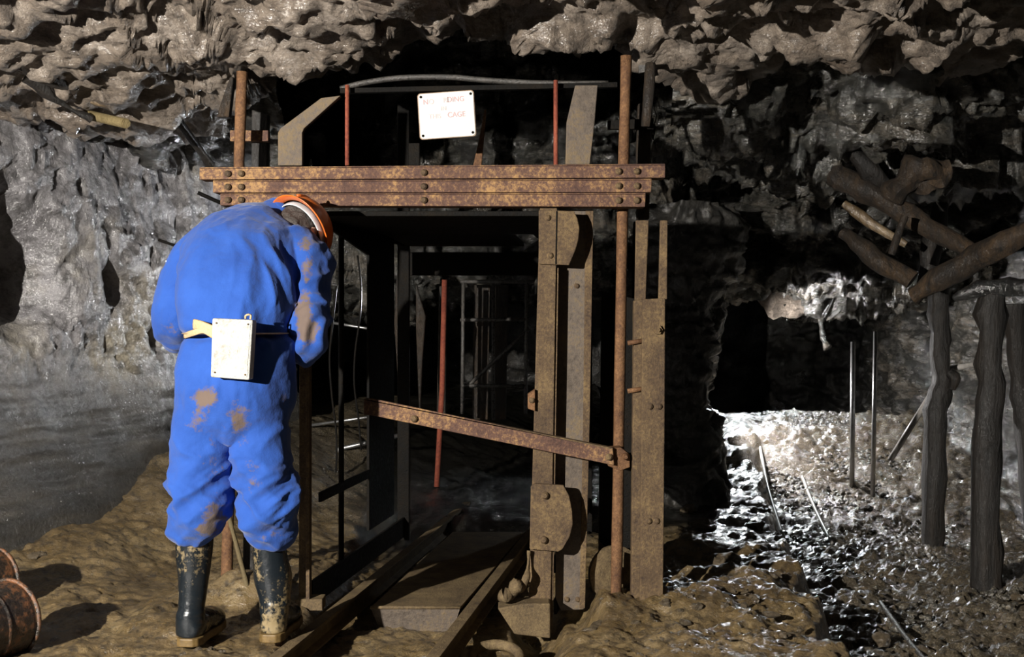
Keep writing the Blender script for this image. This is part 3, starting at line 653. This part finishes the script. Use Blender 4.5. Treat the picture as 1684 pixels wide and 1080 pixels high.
LA = [q_(352, 402, 4.13), q_(320, 432, 4.13), q_(297, 480, 4.11), q_(289, 522, 4.09), q_(302, 548, 4.16), q_(335, 556, 4.27), q_(366, 552, 4.36)]
RA = [q_(474, 405, 4.12), q_(503, 438, 4.07), q_(511, 498, 4.00), q_(504, 552, 3.97), q_(490, 563, 4.08), q_(464, 556, 4.22), q_(440, 548, 4.36)]
mb.tube(LA, [.05, .04, .036, .030, .030, .027, .025], 14, sub=4)
mb.tube(RA, [.05, .04, .036, .028, .028, .027, .025], 14, sub=4)
hand(LA[-1], (.6, .75, .1), (0, -.2, 1), 1); hand(RA[-1], (-.6, .75, .1), (0, -.2, 1), -1)
for x0, x1, x2, x3 in ((342, 332, 318, 312), (428, 434, 444, 449)):
    mb.tube([q_(x0, 670, 3.92), q_(x0-2, 740, 3.91), q_(x1, 800, 3.89), q_(x2, 880, 3.90), q_(x2, 930, 3.90), q_(x3, 1030, 3.90)], [.082, .075, .052, .044, .036, .030], 16, sub=4)
    b0 = q_(x3, 1035, 3.90); dr = Vector((.12 if x3 < 400 else .08, 1, 0)).normalized()
    mb.tube([b0-dr*.02, b0+dr*.06+Vector((0, 0, -.012)), b0+dr*.17+Vector((0, 0, -.02))], [(.033, .03), (.038, .028), (.038, .018)], 12, sub=3)
V, Fc = remesh(mb, .0050, 3)
body = link_mesh('body', V, Fc, M['skin'], pr, smooth=True)
V_eye = None
for sg_ in (1, -1):
    m2 = MB(); m2.ball(hc+face*.088+ear*.032*sg_+ax_h*.010, .011, n=14, m=10); m2.build('eye', M['enamel'], body, smooth=True)
m2 = MB(); m2.ball(hc-face*.012+ax_h*.012, (.098, .080, .112), axis=ax_h, side=face, n=36, m=24)
m2.ball(hc-face*.05-ax_h*.02, (.055, .07, .085), axis=ax_h, side=face, n=28, m=20)
V, Fc = remesh(m2, .005, 2, lambda V, N: .004*fbm(V*60, 2, 4))
keep = ((V-np.array(hc))@np.array(face) < .045)
V = np.where(keep[:, None], V, np.array(hc)+(V-np.array(hc))*.9)
link_mesh('hair', V, Fc, M['hair'], pr, smooth=True)
# ---- overalls
mb = MB()
mb.tube([q_(384, 712, 3.91), q_(385, 690, 3.90), q_(386, 650, 3.885), q_(387, 605, 3.89), q_(388, 566, 3.895), q_(388, 549, 3.90), q_(387, 530, 3.91), q_(390, 480, 3.96), q_(398, 430, 4.05), q_(410, 395, 4.13), q_(424, 374, 4.20), q_(444, 362, 4.24)],
        [(.13, .09), (.180, .125), (.192, .142), (.186, .135), (.176, .122), (.170, .115), (.180, .140), (.198, .152), (.205, .150), (.185, .125), (.130, .098), (.075, .07)], 36, sub=7)
mb.tube(LA, [.088, .080, .072, .070, .062, .052, .042], 20, sub=5)
mb.tube(RA, [.090, .080, .070, .066, .060, .050, .042], 20, sub=5)
mb.tube([q_(340, 660, 3.90), q_(336, 700, 3.90), q_(334, 745, 3.895), q_(333, 790, 3.88), q_(327, 830, 3.875), q_(322, 858, 3.885), q_(321, 878, 3.90)], [(.09, .12), (.096, .122), (.096, .112), (.090, .10), (.088, .098), (.080, .09), (.064, .07)], 24, sub=6)
mb.tube([q_(428, 660, 3.90), q_(427, 700, 3.90), q_(430, 745, 3.895), q_(437, 790, 3.88), q_(441, 830, 3.875), q_(444, 865, 3.885), q_(442, 888, 3.90)], [(.085, .12), (.090, .118), (.088, .106), (.082, .095), (.082, .094), (.074, .085), (.060, .066)], 24, sub=6)
mb.tube([q_(436, 372, 4.22), q_(450, 362, 4.24), q_(462, 358, 4.26)], [.080, .073, .072], 24, sub=3)
def folds(V, N):
    x, y, z = V[:, 0], V[:, 1], V[:, 2]
    w_ = .5*np.stack([fbm(V*4, 2, k) for k in (1, 2, 3)], -1)
    leg = sst(.84, .66, z); knee = np.exp(-((z-.47)/.13)**2); hip = np.exp(-((z-.80)/.07)**2)
    p1 = np.stack([x*.75+z*.65, y, -x*.65+z*.75], -1); p2 = np.stack([x*.75-z*.65, y, x*.65+z*.75], -1)
    f_leg = ridged(p1*np.array([3.0, 3.5, 11])+w_, 2, 5)*.6+ridged(p2*np.array([3, 3.5, 12])+w_, 2, 9)*.5
    d = leg*(.014+.020*knee+.008*hip)*f_leg
    tor = sst(.70, .85, z)
    f_t = ridged(V*np.array([7, 6, 1.8])+w_, 2, 21)
    side_ = sst(-.80, -.66, x)+.35
    d += tor*(.006+.013*sst(1.45, 1.1, z)*side_)*f_t
    wl = np.exp(-((z-1.05)/.055)**2)                 # gathers at the belt
    d += wl*.008*np.sin(x*85+9*fbm(V*5, 2, 31))*(.25+sst(-.92, -.8, x))
    d -= .012*np.exp(-((z-1.035)/.016)**2)*sst(-1.2, -1.1, x)*sst(-.66, -.74, x)*sst(4.06, 4.0, y)
    arm = 1.1*np.maximum(sst(-1.08, -1.16, x), sst(-.76, -.71, x))*sst(.9, 1.0, z)
    d += arm*.0075*ridged(np.stack([x*3+z*4, y*4, z*11-x*7], -1)+w_, 2, 41)
    arr = np.exp(-(((x+.80)/.05)**2))*sst(1.05, 1.2, z)*sst(1.42, 1.3, z)       # armpit fold
    d += arr*.018*ridged(np.stack([x*16+z*4, y*3, z*2.0], -1)+w_, 2, 51)
    d += leg*(.003+.004*knee)*ridged(p1*np.array([7, 7, 24])+w_*2, 2, 71)+tor*.0022*ridged(V*np.array([16, 14, 4.5])+w_*2, 2, 77)
    d += .0014*fbm(V*22, 3, 61)
    return d
V, Fc = remesh(mb, .0062, 4, folds)
px_ = V[:, 0]/V[:, 1]*F+CX; py_ = HY-(V[:, 2]-EYE)/V[:, 1]*F
mud = np.zeros(len(V)); back_ = sst(.12, -.02, V[:, 1]-4.05+.0*px_)
for sx_, sy_, rx_, ry_, a_ in ((338, 655, 20, 18, 1.0), (325, 690, 26, 30, .45), (392, 690, 22, 30, .7), (402, 730, 14, 40, .35), (350, 760, 40, 60, .28), (415, 780, 18, 30, .4), (352, 850, 26, 26, .75), (340, 870, 26, 14, .8), (500, 525, 16, 48, 1.0), (506, 440, 12, 36, .6), (503, 400, 22, 16, .6), (508, 545, 20, 22, .8), (300, 470, 20, 50, .15), (285, 540, 24, 22, .35), (440, 880, 40, 12, .4), (470, 640, 14, 50, .3), (390, 500, 60, 20, .12)):
    mud = np.maximum(mud, a_*np.exp(-((px_-sx_)/rx_)**2-((py_-sy_)/ry_)**2))
coat = link_mesh('overalls', V, Fc, None or M['skin'], pr, smooth=True, attrs={'mud': mud})
m, nt, b = mat_new('blue_cotton'); coat.data.materials[0] = m
n1 = nz(nt, 30, 7, .7); n2 = nz(nt, 5, 4, .6); n3 = nz(nt, 500, 2, .5)
blue = ramp(nt, n2, [(.35, (.015, .058, .265)), (.65, (.021, .078, .335))])
mk = math_(nt, 'ADD', attr(nt, 'mud'), math_(nt, 'MULTIPLY', math_(nt, 'SUBTRACT', n1, .5), 1.6))
mk = ramp(nt, mk, [(.34, 0.0), (.62, .9)])
mk = math_(nt, 'MULTIPLY', mk, ramp(nt, attr(nt, 'mud'), [(.06, 0.0), (.2, 1.0)]))
nt.links.new(mix(nt, mk, blue, (.135, .092, .048)), b.inputs['Base Color']); b.inputs['Roughness'].default_value = .85
b.inputs['Specular IOR Level'].default_value = .2; b.inputs['Sheen Weight'].default_value = .15
p_ = bump(nt, None, nz(nt, 14, 5, .6), .012, .5); bump(nt, b, n3, .0006, 1, p_)
# collar
mb = MB(); pts = []
cn = P(455, 360, 4.25); ta = Vector((.75, .45, .1)).normalized(); s1 = ta.cross(Vector((0, 0, 1))).normalized(); s2 = ta.cross(s1)
mb.tube([cn+(s1*math.cos(a)+s2*math.sin(a))*.073 for a in np.linspace(0, 2*math.pi, 33)], [(.018, .007)]*33, 10, side=tuple(ta), cap=False)
mb.build('collar', m, coat, smooth=True)
# ---- belt and lamp battery
mb = MB(); V0 = []
ring = [Vector((P(388, 549, 3.90).x+.163*math.cos(a), 3.90+.118*math.sin(a), EYE-(548-HY)/F*3.9+.0*math.cos(a))) for a in np.linspace(0, 2*math.pi, 57)]
M['belt'] = plain_mat('tan_belt_webbing', (.48, .34, .19), .7, .3, var=.15, bsc=120)
mb.tube(ring, [(.003, .018)]*57, 8, side=(0, 0, 1), cap=False)
V = np.array([tuple(v) for v in mb.v]); 
belt = link_mesh('belt', V, mb.f, M['belt'], pr, smooth=False)
mb = MB()
Yb = 3.755
mb.tube([P(303, 552, 3.86), P(318, 547, 3.775), P(335, 543, 3.745), P(352, 552, 3.742)], [(.011, .003)]*4, 8, side=(0, 0, 1), sub=5)
mb2 = MB(); mb2.tube([P(318, 533, 3.79), P(330, 536, 3.75), P(352, 545, 3.742)], [(.018, .003)]*3, 8, side=(0, 0, 1), sub=5); mb2.build('belt_strap', M['belt'], belt, smooth=True)
mb.build('belt_strap', M['belt'], belt, smooth=True)
M['batt'] = rust_mat('scuffed_white_box', (.3, .28, .24), (.46, .46, .43), (.54, .54, .51), sc=.9, rough=.5)
bx = MB().pix([(349, 523), (416, 526), (410, 625), (346, 620)], 3.69, .058).build('battery_box', M['batt'], pr, bevel=.005)
MB().pix([(353, 527), (412, 530), (406, 620), (350, 616)], 3.6885, .003).build('lid', M['batt'], bx, bevel=.001)
for x_, y_ in ((356, 531), (408, 533), (403, 616), (353, 612)):
    mb = MB(); hexbolt(mb, x_, y_, 3.6875, .0028, .002); mb.build('rivet', M['post'], bx)
mb = MB(); mb.tube([P(404, 524, 3.71), P(404, 519, 3.71), P(412, 517, 3.71), P(412, 525, 3.71)], .0035, 8, sub=3); mb.build('terminal', M['belt'], bx, smooth=True)
# ---- helmet
m, nt, b = mat_new('orange_helmet_shell'); M['orange'] = m
nt.links.new(mix(nt, ramp(nt, nz(nt, 14, 6, .7), [(.50, 0.0), (.66, .8)]), (.62, .13, .015), (.22, .08, .03)), b.inputs['Base Color'])
b.inputs['Roughness'].default_value = .32
hp = hc+ax_h*.020
mb = MB(); sx_, sy_ = face, ear; n = 48; prof = []; HS = .93
for k in range(15):
    th = math.pi/2*k/14; prof.append((math.sin(th), math.cos(th)))
rings = [(r*.142, r*.118, z*.128) for r, z in prof]+[(.150, .124, -.008), (.166, .136, -.020), (.168, .138, -.025), (.163, .133, -.024), (.146, .120, -.012), (.137, .113, -.004)]+[(r*.136, r*.112, z*.122) for r, z in reversed(prof)]
V = []; Fc = []
for a_, b_2, z in rings:
    for k in range(n):
        t = 2*math.pi*k/n; V.append(hp+(sx_*a_*math.cos(t)+sy_*b_2*math.sin(t)+ax_h*z)*HS)
for i in range(len(rings)-1):
    for k in range(n): Fc.append((i*n+k, i*n+(k+1) % n, (i+1)*n+(k+1) % n, (i+1)*n+k))
hel = link_mesh('helmet', V, Fc, M['orange'], pr, smooth=True)
mb = MB()
for t0 in (-.016, 0, .016):
    mb.tube([hp+sy_*t0+sx_*.146*HS*math.cos(t)+ax_h*.133*HS*math.sin(t) for t in np.linspace(.25, math.pi-.25, 18)], .005, 8, cap=True) if t0 == 0 else None
mb.build('ridge', M['orange'], hel, smooth=True)
M['liner'] = plain_mat('white_liner', (.42, .44, .46), .6, .3)
mb = MB(); mb.tube([hp+sx_*.118*math.cos(t)+sy_*.097*math.sin(t)-ax_h*.010 for t in np.linspace(0, 2*math.pi, 41)], [(.015, .003)]*41, 8, side=tuple(ax_h), cap=False); mb.build('head_band', M['liner'], hel, smooth=True)
mb = MB(); c0 = hp+face*.138+ax_h*.03; mb.tube([c0-face*.015, c0+face*.02, c0+face*.035, c0+face*.036], [.025, .03, .034, .03], 20); mb.build('cap_lamp', M['batt'], hel)
# ---- boots
def boot(shaft, heel, dr, lab=None):
    dr = Vector(dr).normalized(); sd_ = dr.cross(Vector((0, 0, 1)))
    mb = MB(); mb.tube([p for p, r in shaft], [r for p, r in shaft], 28, sub=6)
    h = Vector(heel)
    mb.tube([h+dr*.0+Vector((0, 0, .055)), h+dr*.03+Vector((0, 0, .055)), h+dr*.10+Vector((0, 0, .058)), h+dr*.18+Vector((0, 0, .046)), h+dr*.24+Vector((0, 0, .040)), h+dr*.275+Vector((0, 0, .036))], [(.030, .03), (.041, .045), (.043, .050), (.050, .038), (.046, .032), (.026, .018)], 24, side=tuple(sd_), sub=4)
    def f(V, N):
        z = V[:, 2]; d = .0022*ridged(V*np.array([4, 4, 16]), 2, 3)*(.4+1.6*np.exp(-((z-.11)/.05)**2)); return d+.0012*fbm(V*14, 2, 6)
    V, Fc = remesh(mb, .005, 3, f)
    top = V[:, 2] > shaft[0][0].z-.004
    bo = link_mesh('boot', V, Fc, M['rubber'], pr, smooth=True)
    mb = MB(); out = []
    for t, w2 in ((-.012, .022), (0, .036), (.03, .044), (.1, .042), (.18, .053), (.24, .048), (.275, .032), (.288, .012)):
        out.append((t, w2))
    ring = [h+dr*t+sd_*w2 for t, w2 in out]+[h+dr*t-sd_*w2 for t, w2 in reversed(out)]
    mb.prism(ring, (0, 0, .028)); mb.build('sole', M['sole'], bo, bevel=.004)
    mb = MB(); c = shaft[0][0]
    mb.tube([c+Vector((math.cos(a)*(shaft[0][1]+.001), math.sin(a)*(shaft[0][1]+.001), -.012)) for a in np.linspace(0, 2*math.pi, 33)], .004, 8, side=(0, 0, 1), cap=False); mb.build('top_band', M['rubber'], bo, smooth=True)
    return bo
m, nt, b = mat_new('muddy_rubber'); M['rubber'] = m
mk = ramp(nt, math_(nt, 'ADD', math_(nt, 'MULTIPLY', nz(nt, 7, 6, .6, stretch=(1.4, 1.4, .5)), .6), math_(nt, 'MULTIPLY', nz(nt, 60, 5, .7), .4)), [(.53, 0.0), (.6, .9)])
nt.links.new(mix(nt, mk, (.008, .011, .014), (.25, .185, .09)), b.inputs['Base Color'])
nt.links.new(ramp(nt, mk, [(0, .22), (1, .7)]), b.inputs['Roughness']); b.inputs['Specular IOR Level'].default_value = .6
bump(nt, b, nz(nt, 40, 5, .6), .002)
M['sole'] = plain_mat('ochre_sole', (.13, .082, .028), .55, .4, var=.3, bsc=50)
hl = P(308, 1063, 3.84); hr = P(444, 1056, 3.84)
hl.z = max(hl.z, floor_z(hl.x, hl.y)-.012); hr.z = max(hr.z, floor_z(hr.x, hr.y)-.012)
boot([(q_(320, 874, 3.90), .062), (q_(319, 910, 3.90), .060), (q_(318, 950, 3.90), .051), (q_(316, 990, 3.89), .044), (q_(313, 1020, 3.88), .045), (q_(312, 1043, 3.88), .044)], hl, (.10, 1, 0))
boot([(q_(441, 882, 3.90), .056), (q_(444, 915, 3.90), .058), (q_(449, 950, 3.90), .063), (q_(452, 980, 3.89), .052), (q_(452, 1006, 3.88), .045), (q_(450, 1036, 3.88), .044)], hr, (.08, 1, 0))
# ================================================================== right hand workings
def log(name, pts, rad, mat, lab, cat='timber', group=None, noise=.02, n=16, sub=5):
    mb = MB(); mb.tube(pts, [r_*.86 for r_ in (rad if isinstance(rad, list) else [rad]*len(pts))], n, sub=sub, noise=noise); o = mb.build(name, M[mat], smooth=True)
    m_ = o.modifiers.new('e', 'EDGE_SPLIT'); m_.split_angle = 1.0
    return tag(o, lab, cat, group)
def foot(px, Y): x = (px-CX)/F*Y; return Vector((x, Y, floor_z(x, Y)-.03))
G = 'pit props'
log('pit_prop', [foot(1533, 6.3), P(1538, 700, 6.3), P(1548, 620, 6.32), P(1545, 560, 6.33), P(1546, 490, 6.35), P(1550, 440, 6.35)], [.072, .068, .066, .062, .058, .055], 'timberdk', 'dark upright pit prop with a knot, under the leaning logs', 'pit prop', G)
log('prop_knot', [P(1562, 612, 6.26), P(1572, 622, 6.24), P(1566, 640, 6.25)], [.03, .035, .02], 'timberdk', 'shaded knob sticking out of the prop under the leaning logs', 'stub', noise=.005)
log('pit_prop', [foot(1620, 5.2), P(1622, 760, 5.2), P(1628, 600, 5.2), P(1630, 480, 5.2)], [.078, .073, .07, .068], 'timberdk', 'thickest shaded pit prop, second from the right edge', 'pit prop', G)
log('pit_prop', [foot(1700, 6.0), P(1685, 700, 6.0), P(1672, 600, 6.0), P(1664, 500, 6.0)], .055, 'timberdk', 'slanting dark prop cut by the right edge', 'pit prop', G)
log('cap_bar', [P(1568, 487, 5.25), P(1600, 478, 5.2), P(1660, 472, 5.15), P(1760, 478, 5.1)], [.035, .045, .045, .045], 'wetblack', 'glistening black cap lying on the thickest prop', 'cap', noise=.02)
G = 'collapsed timbers at the right'
log('timber', [P(1340, 186, 5.7), P(1400, 250, 5.75), P(1480, 330, 5.8), P(1560, 400, 5.85)], [.04, .045, .045, .04], 'timberdk', 'dark beam leaning highest across the lit rock', group=G)
log('timber', [P(1345, 265, 6.1), P(1370, 285, 5.9), P(1470, 340, 5.75), P(1600, 412, 5.6)], [.05, .062, .06, .055], 'timber', 'thick brown log sloping down to the right below the highest beam', group=G)
log('timber', [P(1385, 385, 5.9), P(1430, 415, 5.8), P(1500, 462, 5.7)], [.04, .052, .05], 'timber', 'short brown log lowest of the fallen timbers', group=G)
log('timber', [P(1502, 488, 5.6), P(1580, 440, 5.45), P(1700, 380, 5.2)], [.066, .066, .06], 'timber', 'sawn log rising to the right edge, its square end over the prop', group=G)
log('timber', [P(1388, 335, 5.95), P(1440, 372, 5.85), P(1490, 402, 5.8)], [.024, .028, .024], 'timberlit', 'pale lath between the thick log and the lowest log', group=G, noise=.008)
log('timber', [P(1466, 418, 5.55), P(1488, 355, 5.55)], [.018, .02], 'timber', 'small upright peg between the fallen logs', group=G, noise=.005)
log('timber_knot', [P(1478, 330, 5.45), P(1500, 305, 5.4), P(1535, 285, 5.36), P(1560, 278, 5.35)], [.055, .085, .07, .04], 'timber', 'lumpy brown stump end resting on the fallen logs', noise=.06)
log('timber', [P(1560, 300, 6.1), P(1530, 420, 6.05), P(1520, 470, 6.05)], [.05, .06, .05], 'timberdk', 'short dark timber wedged behind the stump end', group=G)
def rod(name, a, b, r, mat, lab, cat, group=None): return tag(MB().tube([a, b], r, 10).build(name, M[mat], smooth=True), lab, cat, group)
rod('steel_rod', foot(1401, 7.3), P(1403, 562, 7.3), .016, 'bright', 'bright edged upright rod in the tunnel, left of two', 'rod', 'upright rods in the tunnel')
rod('steel_rod', foot(1435, 7.2), P(1440, 545, 7.2), .014, 'bright', 'darker upright rod in the tunnel, right of two', 'rod', 'upright rods in the tunnel')
rod('pole', P(1464, 756, 6.7), P(1530, 650, 6.6), .017, 'pale', 'pale slanting stick leaning behind the knotted prop', 'pole')
rod('pipe', P(1548, 608, 6.385), P(1640, 594, 6.4), .016, 'pale', 'short grey pipe bridging behind the two props', 'pipe')
# rock rib hanging in the tunnel mouth with a wet edge
mb = MB(); mb.tube([P(1345, 440, 8.3), P(1352, 500, 8.2), P(1350, 545, 8.15), P(1362, 572, 8.1)], [.10, .035, .018, .03], 14, sub=6, noise=.03)
tag(mb.build('hanging_rock', M['back'], smooth=True), 'thin wet spur of rock hanging in the tunnel mouth', 'rock')
# lintel rock lit over the tunnel
V = MB(); V.tube([P(1205, 482, 8.2), P(1250, 474, 8.1), P(1300, 484, 8.1), P(1350, 480, 8.15)], [.05, .10, .13, .06], 16, side=(0, 1, 0), sub=6, noise=.08)
tag(V.build('hanging_rock', M['ceil'], smooth=True), 'pale lit slab of rock over the dark tunnel mouth', 'rock')
# rods lying on the gravel
def lie(name, pts, r, lab, mat='pale'):
    w_ = []
    for px, Y in pts: x = (px-CX)/F*Y; w_.append(Vector((x, Y, floor_z(x, Y)+r+.012)))
    mb = MB(); mb.tube(w_, r, 8, sub=4, noise=.002); return tag(mb.build(name, M[mat], smooth=True), lab, 'rod', 'rods lying on the gravel')
lie('bent_rod', [(1248, 7.9), (1262, 7.1), (1290, 6.35)], .011, 'bent pale rod lying left on the glittering gravel')
lie('bent_rod', [(1290, 8.3), (1330, 7.2), (1368, 6.3)], .010, 'long thin pale rod lying on the right of the glittering gravel')
lie('steel_rod', [(1448, 5.0), (1500, 4.35), (1545, 4.0)], .010, 'thin dark rod lying in the wet foreground channel', 'wetsteel')
# ================================================================== left wall fittings
def on_wall(px, py, out=0.0):
    k = (px-CX)/F; s0 = (k*4.6+2.6)/(.38-.925*k); Y = 4.6+.925*s0
    X = -2.6+.38*s0; return Vector((X+.92*out, Y-.38*out, EYE-(py-HY)/F*Y))
log('timber', [P(-30, 70, 4.6), P(60, 112, 4.75), P(120, 150, 4.9)], [.045, .05, .04], 'timber', 'rusty brown log along the roof edge at the left', group='timbers on the left wall')
log('timber', [P(45, 125, 4.8), P(100, 168, 4.9), P(148, 197, 5.0)], [.025, .03, .02], 'timberdk', 'dark lath along the roof edge, between log and short pipe', group='timbers on the left wall')
mb = MB(); mb.tube([P(140, 188, 5.1), P(207, 203, 4.9)], .0215, 18); mb.tube([P(206, 202.8, 4.905), P(208.2, 203.3, 4.895)], .017, 18)
tag(mb.build('short_pipe', M['khaki'], smooth=False), 'short khaki pipe stub jutting from the left wall', 'pipe')
tag(MB().tube([P(133, 158, 5.0), P(192, 178, 5.1)], [.02, .018], 12, noise=.004).build('peg', M['timberlit'], smooth=True), 'pale wooden peg just above the short khaki pipe', 'peg')
mb = MB(); mb.tube([on_wall(296, 318, .12), on_wall(316, 338, .22), on_wall(345, 346, .24)], .011, 8, sub=3); mb.tube([on_wall(342, 335, .24), on_wall(342, 375, .24)], .012, 8)
tag(mb.build('hook', M['black'], smooth=True), 'black iron hook on the left wall below the crossbeam end', 'hook', 'iron hooks on the left wall')
mb = MB(); mb.tube([on_wall(236, 395, .1), on_wall(250, 408, .2), on_wall(300, 416, .24)], .008, 8, sub=3)  # solid bar standing in for the shadow a hook casts
tag(mb.build('hook', M['black'], smooth=True), 'thin black hook on the left wall beside the worker\'s shoulder', 'hook', 'iron hooks on the left wall')
log('roof_bar', [P(225, 120, 5.2), P(262, 155, 5.4), P(345, 272, 5.8)], [.03, .03, .025], 'timberdk', 'dark bar slanting down the wall to the crossbeam end', noise=.01)
# drums at the bottom left
def drum(c, ax, r, L, lab):
    c = Vector(c); ax = Vector(ax).normalized(); d_ = empty('drum', (c.x, c.y, c.z-r), lab, 'drum', 'rusty drums at the bottom left')
    mb = MB(); prof = [(0, .2), (0, .9), (.03, .98), (.06, 1), (.3, .985), (.31, 1.01), (.33, 1.01), (.34, .985), (.66, .985), (.67, 1.01), (.69, 1.01), (.7, .985), (.94, 1), (.97, .98), (1.0, .9), (1.0, .2)]
    mb.tube([c+ax*(t_*L) for t_, k in prof], [k*r for t_, k in prof], 40, side=(0, 0, 1)); mb.build('shell', M['drum'], d_, smooth=False).modifiers.new('b', 'BEVEL').width = .003
    for t_ in (.0, 1.0):
        mb = MB()
        pts = [c+ax*(t_*L)+(Vector((0, 0, 1))*math.cos(a)+ax.cross(Vector((0, 0, 1))).normalized()*math.sin(a))*r for a in np.linspace(0, 2*math.pi, 41)]
        mb.tube(pts, .008, 8, side=tuple(ax), cap=False)
        mb.build('rim', M['drum'], d_, smooth=True)
drum((-1.80, 3.50, .10), (.36, .9, 0), .125, .36, 'nearer rusty drum lying in the bottom left corner')
drum((-2.07, 4.02, .115), (.36, .9, 0), .118, .34, 'farther rusty drum lying in the bottom left corner')
# ================================================================== loose stones
def stone_mesh(seed, sub=2):
    r_ = random.Random(seed); me = bpy.data.meshes.new('stone')
    import bmesh
    bm = bmesh.new(); bmesh.ops.create_icosphere(bm, subdivisions=sub, radius=1)
    A = np.array([tuple(v.co) for v in bm.verts]); d = 1+.35*cells(A*1.3+seed*3.7, seed)+.06*fbm(A*3, 2, seed)
    for v, k in zip(bm.verts, d): v.co = v.co*float(k)
    bm.to_mesh(me); bm.free(); me.materials.append(M['stone']); return me
SM = [stone_mesh(i, 3) for i in range(6)]
PLACED = [((1620-CX)/F*5.2, 5.2, .1), ((1533-CX)/F*6.3, 6.3, .1), (1.95, 4.35, .05), (1.7, 4.8, .05)]
def stone(x, y, s, lab, grp, mat=None):
    if any((x-a)**2+(y-b)**2 < (1.35*(s+c))**2 for a, b, c in PLACED): return
    PLACED.append((x, y, s))
    o = bpy.data.objects.new('stone', SM[random.randrange(6)]); COL.objects.link(o)
    o.scale = (s*random.uniform(.8, 1.3), s*random.uniform(.8, 1.2), s*random.uniform(.5, .8)); o.rotation_euler = (random.uniform(-.3, .3), random.uniform(-.3, .3), random.uniform(0, 6.28))
    o.location = (x, y, floor_z(x, y)+s*.3); return tag(o, lab, 'stone', grp)
def gp_(px, py, z=0): Y = (EYE-z)*F/(py-HY); return (px-CX)/F*Y, Y
for px, py, s in ((105, 875, .05), (75, 850, .045), (160, 868, .035), (60, 915, .03), (95, 908, .028), (200, 848, .03), (150, 830, .03), (40, 870, .04), (240, 800, .035), (30, 840, .05), (130, 905, .03), (180, 800, .025)):
    stone(*gp_(px, py, .08), s, 'rough muddy lump lying below the left wall', 'muddy lumps below the left wall')
for px, py, s in ((255, 1040, .018), (275, 1035, .02), (200, 997, .012), (325, 1072, .014), (345, 1069, .012), (365, 1072, .01), (232, 1052, .012), (300, 1077, .01), (270, 1046, .012), (190, 945, .008), (265, 1030, .012)):
    stone(*gp_(px, py), s, 'small pale pebble near the worker\'s left boot', 'pale pebbles by the boots')
for k in range(26):
    px = random.uniform(600, 760); py = random.uniform(1046, 1078); stone(*gp_(px, py, -.05), random.uniform(.006, .016), 'small pebble in the mud below the cage deck', 'pebbles below the cage deck')
for k in range(46):
    px = random.uniform(960, 1330); py = random.uniform(950, 1078); stone(*gp_(px, py, .0), random.uniform(.007, .024), 'small stone in the lit mud right of the steel post', 'stones right of the steel post')
for k in range(9):
    px = random.uniform(1120, 1290); py = random.uniform(840, 930); stone(*gp_(px, py, .0), random.uniform(.03, .06), 'dark boulder in the shade right of the steel post', 'shaded boulders')
for k in range(60):
    px = random.uniform(1390, 1684); py = random.uniform(880, 1078); stone(*gp_(px, py, -.1), random.uniform(.01, .035), 'wet stone on the gravel bank at the bottom right', 'stones on the gravel bank')
# glittering gravel, beyond counting
GV = []; GF = []
base = [np.array([tuple(v.co) for v in stone_mesh(20+i, 1).vertices]) for i in range(4)]
tri = [[tuple(p.vertices) for p in stone_mesh(20+i, 1).polygons] for i in range(4)]
n0 = 0
for k in range(4200):
    Y = random.uniform(4.6, 8.9)**1.0; X = random.uniform(max(1.5, 1.25+.14*(Y-4.7)), 2.75)
    if Y < 6 and random.random() < .5: continue
    s = random.uniform(.007, .02); j = k % 4; a = random.uniform(0, 6.28)
    R = np.array([[math.cos(a), -math.sin(a), 0], [math.sin(a), math.cos(a), 0], [0, 0, .7]])
    GV.append((base[j]*s)@R.T+np.array([X, Y, 0])); GF += [tuple(i+n0 for i in f) for f in tri[j]]; n0 += len(base[j])
GV = np.concatenate(GV); cen = np.repeat(GV.reshape(-1, len(base[0]), 3).mean(1), len(base[0]), 0)
GV[:, 2] += floor_h(cen[:, 0], cen[:, 1])+.008
tag(link_mesh('gravel', GV, GF, M['gravel'], smooth=False), 'glittering wet gravel spread over the tunnel floor', 'gravel', kind='stuff')
# ================================================================== light and camera
def spot(name, loc, to, power, size, blend, rad, col):
    l = bpy.data.lights.new(name, 'SPOT'); l.energy = power; l.spot_size = math.radians(size); l.spot_blend = blend; l.shadow_soft_size = rad; l.color = col
    o = bpy.data.objects.new(name, l); COL.objects.link(o); o.location = loc
    o.rotation_euler = (Vector(to)-Vector(loc)).to_track_quat('-Z', 'Y').to_euler(); return o
spot('flash_lamp', (-2.7, 0.0, 1.78), (-.55, 4.6, 1.2), 2300, 74, .6, .03, (1, .95, .87))
spot('tunnel_flash', (1.38, 7.75, .93), (2.9, 7.62, .35), 170, 124, .5, .03, (1, .97, .95))
spot('far_flash', (1.98, 9.45, 1.3), (2.1, 6.2, .3), 190, 100, .4, .03, (.93, .98, 1))
spot('shaft_flash', (-.75, 7.2, 1.2), (-2.0, 6.05, 1.5), 90, 78, .8, .03, (.95, .97, 1))
w = bpy.data.worlds.new('mine_dark'); scene.world = w; w.use_nodes = True
w.node_tree.nodes['Background'].inputs[0].default_value = (.6, .8, .7, 1); w.node_tree.nodes['Background'].inputs[1].default_value = .004
cam = bpy.data.cameras.new('camera'); co = bpy.data.objects.new('camera', cam); COL.objects.link(co)
co.location = (0, 0, EYE); co.rotation_euler = (math.pi/2, 0, 0)
cam.sensor_width = 36; cam.lens = F/1684*36; cam.shift_y = (HY-540)/1684; cam.clip_start = .05; cam.clip_end = 60
scene.camera = co
vs = scene.view_settings; vs.view_transform = 'Standard'; vs.look = 'None'; vs.exposure = 0; vs.gamma = 1; vs.use_curve_mapping = False
